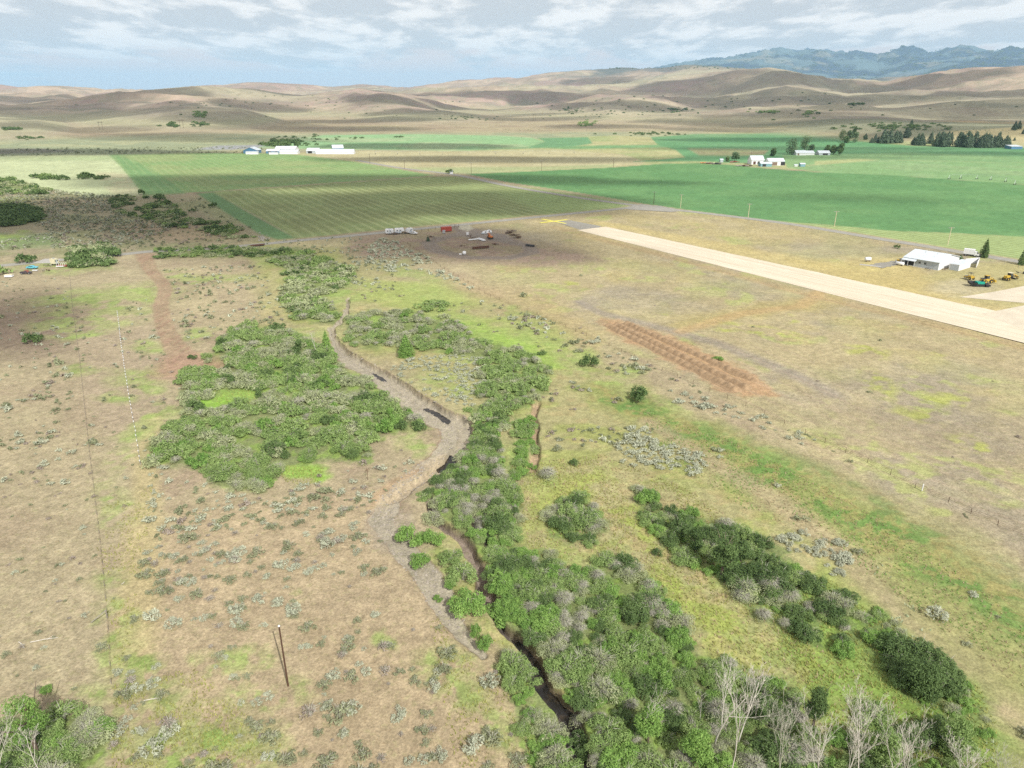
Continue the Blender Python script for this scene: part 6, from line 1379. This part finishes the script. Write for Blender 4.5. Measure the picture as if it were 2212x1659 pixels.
for (u0, v0, u1, v1, l) in [(65,1386,125,1376,'long pale log lying on the brown slope at left'),(310,2100/1.3888-2,345,2094/1.3888-2,'short pale stick lying below the fence end'),(790,1222/1.3888+12,812,1232/1.3888-2,'bleached log beside the upper channel'),(40,1385,52,1398,'small pale branch on the brown slope'),(268,1745/1.3888,262,1752/1.3888,'short white stick near the fence brace')]:
    (a, b), (c, d) = P(u0, v0), P(u1, v1); r = empty('fallen_log', ((a+c)/2, (b+d)/2, gz((a+c)/2, (b+d)/2)+.12), math.atan2(d-b, c-a), label=l, cat='log'); L = math.hypot(c-a, d-b)
    MB().tube([(-L/2,0,0),(0,.1,.03),(L/2,0,0)], [.07,.06,.04], 6).build('stem', M['bark_white'], r); MB().tube([(L*.1,0,0),(L*.3,L*.14,.15)], [.05,.02], 5).build('branch_stub', M['bark_white'], r)

# grass, forbs and hill scrub
def tufts(name, label, regions, mats, cat, h=(.25,.5), w=.05, nb=4, cap=60000):
    Vs = []; Fs = []; T = []; off = 0; MI = []
    for poly, sp, pr, mi, cl in regions:
        X, Y = jgrid(poly, sp, pr, .5, cl, 3.5)
        if len(X) > cap: s = rng.choice(len(X), cap, False); X, Y = X[s], Y[s]
        bl = blocked(X, Y, False); X, Y = X[~bl], Y[~bl]; Z = ground_z(X, Y); n = len(X); tt = np.clip(rng.normal(.5, .22, n), 0, 1)
        for k in range(nb):
            a = rng.uniform(0, 6.28, n); hh = rng.uniform(h[0], h[1], n); ww = w*rng.uniform(.7, 1.5, n); l = hh*rng.uniform(.2, .9, n)
            b = np.stack([X+rng.normal(0, .09, n), Y+rng.normal(0, .09, n), Z-.03], 1); s = np.stack([-np.sin(a)*ww, np.cos(a)*ww, 0*a], 1); t = b+np.stack([np.cos(a)*l, np.sin(a)*l, hh], 1)
            V = np.stack([b-s, b+s, t], 1).reshape(-1, 3); Vs.append(V); Fs.append(np.arange(3*n).reshape(n, 3)+off); off += 3*n; T.append(np.repeat(tt, 3)); MI.append(np.full(n, mi))
    me = npmesh(name, np.concatenate(Vs), np.concatenate(Fs), mats, tint=np.concatenate(T), midx=np.concatenate(MI)); tag(link(bpy.data.objects.new(name, me)), label, cat, kind='stuff')
BELT = [(1100,1000),(1300,980),(1500,1060),(1640,1160),(1600,1260),(1800,1420),(1960,1520),(2140,1640),(2160,1700),(1800,1700),(1560,1440),(1340,1220),(1150,1200),(1110,1080)]
tufts('meadow_grass', 'knee-high grass and yellow-green weeds between the creek and the ditch', [
   (BELT, .62, .8, 0, .42), (BELT, .8, .6, 1, 0),
   ([(1640,1280),(1780,1240),(1950,1360),(2120,1480),(2160,1600),(2150,1700),(1900,1700),(1700,1420)], .5, .8, 0, .36),
   ([(1380,880),(1560,940),(1800,1060),(2000,1180),(2230,1350),(2230,1500),(2000,1330),(1800,1180),(1600,1090),(1420,980)], .75, .6, 2, .45),
   ([(1380,880),(1560,940),(1800,1060),(2000,1180),(2230,1350),(2230,1500),(2000,1330),(1800,1180),(1600,1090),(1420,980)], .8, .5, 1, 0),
   ([(245,1480),(420,1440),(600,1600),(640,1700),(240,1700)], .5, .8, 0, .42), ([(200,1100),(330,1050),(300,1300),(260,1480),(225,1300)], .7, .7, 0, .48),
   ([(930,1330),(1120,1400),(1150,1500),(1160,1700),(1000,1700),(950,1500)], .6, .7, 0, .46), ([(960,1180),(1050,1300),(1000,1340),(930,1220)], .7, .7, 0, .45),
   ([(460,840),(590,830),(600,870),(470,890)], .9, .8, 0, 0), ([(600,1000),(700,1010),(690,1045),(610,1040)], .6, .9, 0, 0),
  ], [M['forb'], M['straw'], M['bright']], 'grass', (.22,.5), .06)
tufts('dry_grass', 'sparse dry straw grass over the bare slopes and pasture', [
   ([(230,1100),(860,1060),(1000,1340),(1150,1500),(1160,1700),(230,1700)], .8, .6, 0, .4), ([(-200,900),(220,900),(240,1500),(-200,1700)], .9, .6, 0, .42),
   ([(1600,880),(2300,1150),(2300,1400),(2100,1260),(1800,1060),(1500,930)], 1.0, .5, 0, .4), ([(1300,740),(1700,780),(2300,1000),(2300,1150),(1600,870)], 1.5, .4, 0, .45),
  ], [M['straw']], 'grass', (.12,.3), .04, 3)
tufts('flowering_weeds', 'white flowering weeds among the lush ditch growth', [
   ([(1900,1290),(1990,1310),(2020,1380),(1960,1420),(1900,1400)], .5, .5, 0, .46), ([(1940,1440),(2000,1480),(2050,1540),(1980,1560)], .7, .4, 0, .5), ([(2080,1560),(2160,1600),(2180,1700),(2080,1700)], .7, .4, 0, .45), ([(1880,1215),(1920,1220),(1930,1250),(1890,1240)], .6, .4, 0, .4)],
   [M['umbel']], 'weeds', (.3,.5), .07, 4)
# pebbles and cobbles on the gravel bed
pbx = []; PX, PY = jgrid([(690,700),(1010,860),(1030,960),(900,1120),(1010,1330),(960,1380),(800,1200),(770,1060),(900,960),(700,760)], .55, .8, .8)
k_ = strip_mask(PX, PY, CREEK, .5) > rng.uniform(.15, .9, len(PX)); PX, PY = PX[k_], PY[k_]; PZ = ground_z(PX, PY); n_ = len(PX); sz = rng.uniform(.06, .22, n_)*rng.choice([1, 1, 1.8], n_); aa = rng.uniform(0, 6.28, n_)
base = np.array([[1,0,0],[.3,.95,0],[-.8,.6,0],[-.8,-.6,0],[.3,-.95,0],[.1,0,.75]])
VV = np.stack([PX[:, None]+(base[None, :, 0]*np.cos(aa)[:, None]-base[None, :, 1]*np.sin(aa)[:, None])*sz[:, None], PY[:, None]+(base[None, :, 0]*np.sin(aa)[:, None]+base[None, :, 1]*np.cos(aa)[:, None])*sz[:, None], PZ[:, None]+base[None, :, 2]*sz[:, None]-.02], 2).reshape(-1, 3)
FF = (np.array([[0,1,5],[1,2,5],[2,3,5],[3,4,5],[4,0,5]])[None]+(np.arange(n_)*6)[:, None, None]).reshape(-1, 3)
tag(link(bpy.data.objects.new('gravel', npmesh('gravel', VV, FF, M['cobble'])),), 'grey brown pebbles and cobbles strewn over the dry creek bed', 'gravel', kind='stuff')
# far scrub on flats and hills
hs = []
def hill_patch(u0, v0, ru, rv, n, s0, s1, kind='darkw'):
    for i in range(n):
        u, v = rnd.gauss(u0, ru), rnd.gauss(v0, rv)
        if v < 205: x, y, z = hit(u, v)
        else: x, y, z = hit(u, v, 1100.) if v < 322 else (*P(u, v), 0.)
        if v < 322 and z < .5 and math.hypot(x, y) > 8000: continue
        s = rnd.uniform(s0, s1); hs.append((kind, 2, rnd.randrange(3), x, y, gz(x, y)-.3, rnd.uniform(0, 6), s, s*.8, rnd.gauss(0, .12)))
for a in [(431,247,6,3,26,2,4,'willow'),(372,272,9,1.5,20,2,4),(430,270,10,2,16,1.5,3.5),(25,280,10,1.2,10,2,3.5),(60,299,14,1.5,14,1.2,2.5),(620,308,16,2,30,2.2,3.6),(590,314,14,1.5,22,2,3.6),(640,312,30,3,30,1,2),(960,268,20,2,40,1,2,'olive'),(1265,269,9,3,40,2,3.4,'willow'),(1010,255,40,2,24,1.2,2.4),(1120,282,30,2,40,1,2.2,'olive'),
          (1400,290,60,2,30,1,2.2),(1230,240,20,4,24,1.6,3),(1460,238,16,2,24,2,3.6),(1660,243,14,1.5,26,2,4,'willow'),(1750,246,5,4,14,2.4,4,'willow'),(1300,275,90,5,130,1,2,'olive'),(1850,226,14,1,14,2,4),(1290,245,60,5,30,1,2),(1970,300-22,110,6,120,1,2.2,'olive'),(1930,276,60,4,60,1.6,3),(2050,284,90,5,90,1,2.2,'olive'),
          (300,328,190,2.5,150,.9,2,'olive'),(150,386,60,2,10,1.5,3),(190,383,4,1,3,2,3),(100,384,8,1,8,2,3,'willow'),(620,230,200,12,60,1,2.4),(1000,300-45,260,8,60,1,2.4,'olive'),(1500,230,260,12,70,1.4,3),(700,300,60,3,30,1,2.2),(880,300,260,3,60,.8,1.8,'olive')]:
    hill_patch(*a)
merge_plants('hill_scrub', hs, 'scattered dark scrub on the dry hills and distant flats', 'scrub')
# forest on the far range
ft = []
for i in range(1500):
    u = rnd.uniform(1480, 2230); v = rnd.uniform(100, 172); x, y, z = hit(u, v, 9000.)
    if math.hypot(x, y) < 25000 and z > 60 and float(fbm(np.array([x/900.]), np.array([y/900.]), 4, 111)[0]) > .46:
        ft.append(('darkw', 2, rnd.randrange(3), x, y, z-3, rnd.uniform(0, 6), rnd.uniform(7, 15), rnd.uniform(6, 10), rnd.gauss(0, .1)))
for i in range(90):
    u = rnd.choice([rnd.gauss(1400, 40), rnd.gauss(1330, 12), rnd.uniform(1480, 1600)]); v = rnd.uniform(142, 150); x, y, z = hit(u, v, 5000.)
    if math.hypot(x, y) < 12000: ft.append(('darkw', 2, rnd.randrange(3), x, y, z-1, rnd.uniform(0, 6), rnd.uniform(2, 4), rnd.uniform(2.5, 4), 0))
if ft: merge_plants('mountain_forest', ft, 'dark conifer forest on the far blue mountains', 'forest')

# ================================================================== LIGHT, CLOUDS, SKY, AIR, CAMERA
SUN_EL, SUN_AZ = math.radians(41.0), math.radians(180-27)      # azimuth from +Y (view direction) towards +X
sdir = np.array([math.sin(SUN_AZ)*math.cos(SUN_EL), math.cos(SUN_AZ)*math.cos(SUN_EL), math.sin(SUN_EL)])
from mathutils import Vector
sun = bpy.data.lights.new('sun', 'SUN'); sun.energy = 4.2; sun.angle = math.radians(.53); sun.color = (1.0, .97, .92)
so = bpy.data.objects.new('sun', sun); COL.objects.link(so); so.rotation_euler = Vector(sdir).to_track_quat('Z', 'Y').to_euler(); so.location = (0, 0, 300)
def cloudmat(d):
    m, nt, out = newmat('cloud_vapour'); g = N(nt)
    v = g.n('ShaderNodeVolumePrincipled', {'Color': (.95, .95, .96, 1), 'Density': d, 'Anisotropy': .3}); nt.links.new(v.outputs[0], out.inputs['Volume']); return m
M['cloud'] = cloudmat(.008); M['cloud_mid'] = cloudmat(.016); M['cloud_dense'] = cloudmat(.045)
def cloud(u, v, rx, ry, rot=0, th=150, n=0):
    x, y, z = (*P(u, v), 0.) if v > 310 else hit(u, v, 1200.)
    alt = 1900+rnd.uniform(-60, 120); k = (alt-z)/sdir[2]; c = (x+sdir[0]*k, y+sdir[1]*k, alt)
    nu, nv = 28, 14; Vv = []; sd = rnd.randrange(1000)
    th_ = np.linspace(0, 2*np.pi, nu, endpoint=False); ph = np.linspace(0, np.pi, nv)
    T, Ph = np.meshgrid(th_, ph); nx, ny, nz = np.sin(Ph)*np.cos(T), np.sin(Ph)*np.sin(T), np.cos(Ph)
    d = 1+.55*(fbm(nx*1.7+nz+sd, ny*1.7+sd*.3, 3, sd)-.5)*2*np.sin(Ph)
    X, Y, Z = nx*rx*d, ny*ry*d, nz*th*np.where(nz > 0, 1, .5)*d
    V = np.stack([X, Y, Z], 2).reshape(-1, 3); I = np.arange(nu*nv).reshape(nv, nu); q = np.stack([I[:-1], np.roll(I, -1, 1)[:-1], np.roll(I, -1, 1)[1:], I[1:]], -1).reshape(-1, 4)
    me = npmesh('cloud', V, q, M['cloud_dense' if 300 < v < 480 and u < 1600 and th < 90 else 'cloud_mid' if th < 90 else 'cloud'], True)
    import bmesh
    b = bmesh.new(); b.from_mesh(me); bmesh.ops.remove_doubles(b, verts=b.verts[:], dist=.5); bmesh.ops.recalc_face_normals(b, faces=b.faces[:]); b.to_mesh(me); b.free()
    o = link(bpy.data.objects.new('cloud', me)); o.location = c; o.rotation_euler.z = math.radians(rot)
    tag(o, 'cloud high over the valley casting its shadow on the land', 'cloud', 'clouds over the valley')
    return o
CL = [ (250,455,150,90,20),(430,500,90,60,10),(560,396,170,44,8),(800,391,200,44,5),(1130,428,110,34,-10),(800,446,210,58,6),(760,500,80,26,10),(960,512,80,34,0),(1080,535,70,34,0),(10,700,30,40,0),(640,560,60,26,0),
  (1120,346,240,40,0),(1000,343,150,36,0),(40,330,300,60,0),(900,317,160,60,0),(1750,322,300,40,0),(2100,332,280,40,0),(330,470,170,60,0),(90,460,120,50,0),(420,384,120,26,8),(1060,545,90,20,0),(1700,303,250,60,0),(1850,430,90,26,-10),(1300,395,110,24,0),(1690,340,200,30,0)]
CLH = [(130,245,420,330),(300,240,360,260),(560,232,260,200),(780,262,330,150),(700,280,300,110),(450,300,320,80),(950,240,330,240),(1020,235,300,200),(860,220,260,260),(60,212,420,300),(200,212,360,260),(900,205,420,300),(1120,205,420,260),(1250,212,380,260),(1380,200,500,400),(1500,180,700,600),(1560,215,380,300),(1300,178,600,500),(1650,218,380,240),(1780,222,420,200),(1900,205,500,260),(2050,225,420,200),(1950,195,700,400),(2120,205,500,260),(2080,262,260,160),(2150,248,300,200),(1830,250,200,90),(640,206,380,260),(340,200,500,300),(1700,165,900,700),(2000,180,800,600),(1440,235,260,140),(1190,258,240,110)]
for k in range(12):  # extra unseen clouds at random spots, added to shade the lower hills
    CLH.append((rnd.uniform(-20, 2230), rnd.uniform(246, 284), rnd.uniform(110, 260), rnd.uniform(50, 110)))
for k in range(24):  # more unseen clouds, added at random for small shade patches on the ridges
    CLH.append((rnd.uniform(-20, 2230), rnd.uniform(206, 262), rnd.uniform(90, 240), rnd.uniform(70, 190)))
for c in CL: cloud(c[0], c[1], c[2], c[3], c[4], min(60, c[3]))
for c in CLH: cloud(c[0], c[1], c[2]*(.85 if c[1] > 200 else .55), c[3]*(.8 if c[1] > 200 else .5), rnd.uniform(-20, 20), 170)

W = bpy.data.worlds.new('World'); SC.world = W; W.use_nodes = True; nt = W.node_tree; nt.nodes.clear(); g = N(nt)
out = nt.nodes.new('ShaderNodeOutputWorld')
sky = g.n('ShaderNodeTexSky', sky_type='NISHITA', sun_disc=False, sun_elevation=SUN_EL, sun_rotation=SUN_AZ, air_density=1.0, dust_density=1.2, ozone_density=1.0, altitude=900)
dirv = g.n('ShaderNodeTexCoord').outputs['Generated']; sx = g.n('ShaderNodeSeparateXYZ', {0: dirv})
zz = g.math('MAXIMUM', sx.outputs[2], 0.0)
den = g.math('ADD', zz, .10)
cv = g.n('ShaderNodeCombineXYZ', {0: g.math('DIVIDE', sx.outputs[0], den), 1: g.math('DIVIDE', sx.outputs[1], den), 2: 0.0}).outputs[0]
sv = g.n('ShaderNodeVectorMath', {0: cv, 1: (1.0, .55, 1.0)}, operation='MULTIPLY').outputs[0]
n1 = g.noise(sv, .9, 9, .60, .08); n2 = g.noise(sv, 2.0, 9, .62, .12); n0 = g.noise(sv, .16, 3, .5)
cover = g.ramp(zz, .015, .075, -.14, .12)
f = g.math('ADD', g.math('ADD', g.math('MULTIPLY', n1, .75), g.math('MULTIPLY', n0, .35)), cover)
mask = g.ramp(f, .46, .57)
bright = g.ramp(n2, .44, .60)
SK = 12.6   # the two strengths below give the same luminance scale as the sky at .1
cloudc = g.mix(bright, tuple(np.array((.73,.71,.72))*SK*.56), tuple(np.array((1.10,1.02,.96))*SK*.66))
skyh = g.mix(g.ramp(zz, 0, .11), tuple(np.array((1.26,.86,.69))*SK*.60), tuple(np.array((.80,.745,.725))*SK*.58))
skyb = g.mix(g.ramp(zz, .10, .35), skyh, sky.outputs[0])
cm = g.mix(g.math('MULTIPLY', mask, .92), skyb, cloudc)
bg = g.n('ShaderNodeBackground', {'Color': cm, 'Strength': .1}); nt.links.new(bg.outputs[0], out.inputs[0])

def hazebox():
    m, nt, out = newmat('valley_air'); g = N(nt)
    v = g.n('ShaderNodeVolumePrincipled', {'Color': (.50, .77, 1.0, 1), 'Density': 3.7e-5, 'Anisotropy': 0.0}); nt.links.new(v.outputs[0], out.inputs['Volume'])
    o = MB().box(-62000, 62000, -62000, 62000, -12, 1690).build('haze', m); tag(o, 'thin pale blue haze filling the valley air', 'haze', kind='stuff')
if not globals().get('NOHAZE'): hazebox()

cam = bpy.data.cameras.new('camera'); co = bpy.data.objects.new('camera', cam); COL.objects.link(co); SC.camera = co
co.location = (0, 0, H); co.rotation_euler = (math.pi/2-TH, 0, 0); cam.sensor_fit = 'HORIZONTAL'; cam.sensor_width = 36; cam.lens = 36*F/1024; cam.clip_start = 1; cam.clip_end = 150000
SC.view_settings.view_transform = 'Standard'; SC.view_settings.look = 'None'; SC.view_settings.exposure = .40; SC.view_settings.gamma = 1
SC.cycles.max_bounces = 6; SC.cycles.diffuse_bounces = 2; SC.cycles.glossy_bounces = 2; SC.cycles.transmission_bounces = 2; SC.cycles.transparent_max_bounces = 16; SC.cycles.volume_bounces = 1
SC.cycles.use_denoising = False; SC.cycles.sample_clamp_indirect = 6
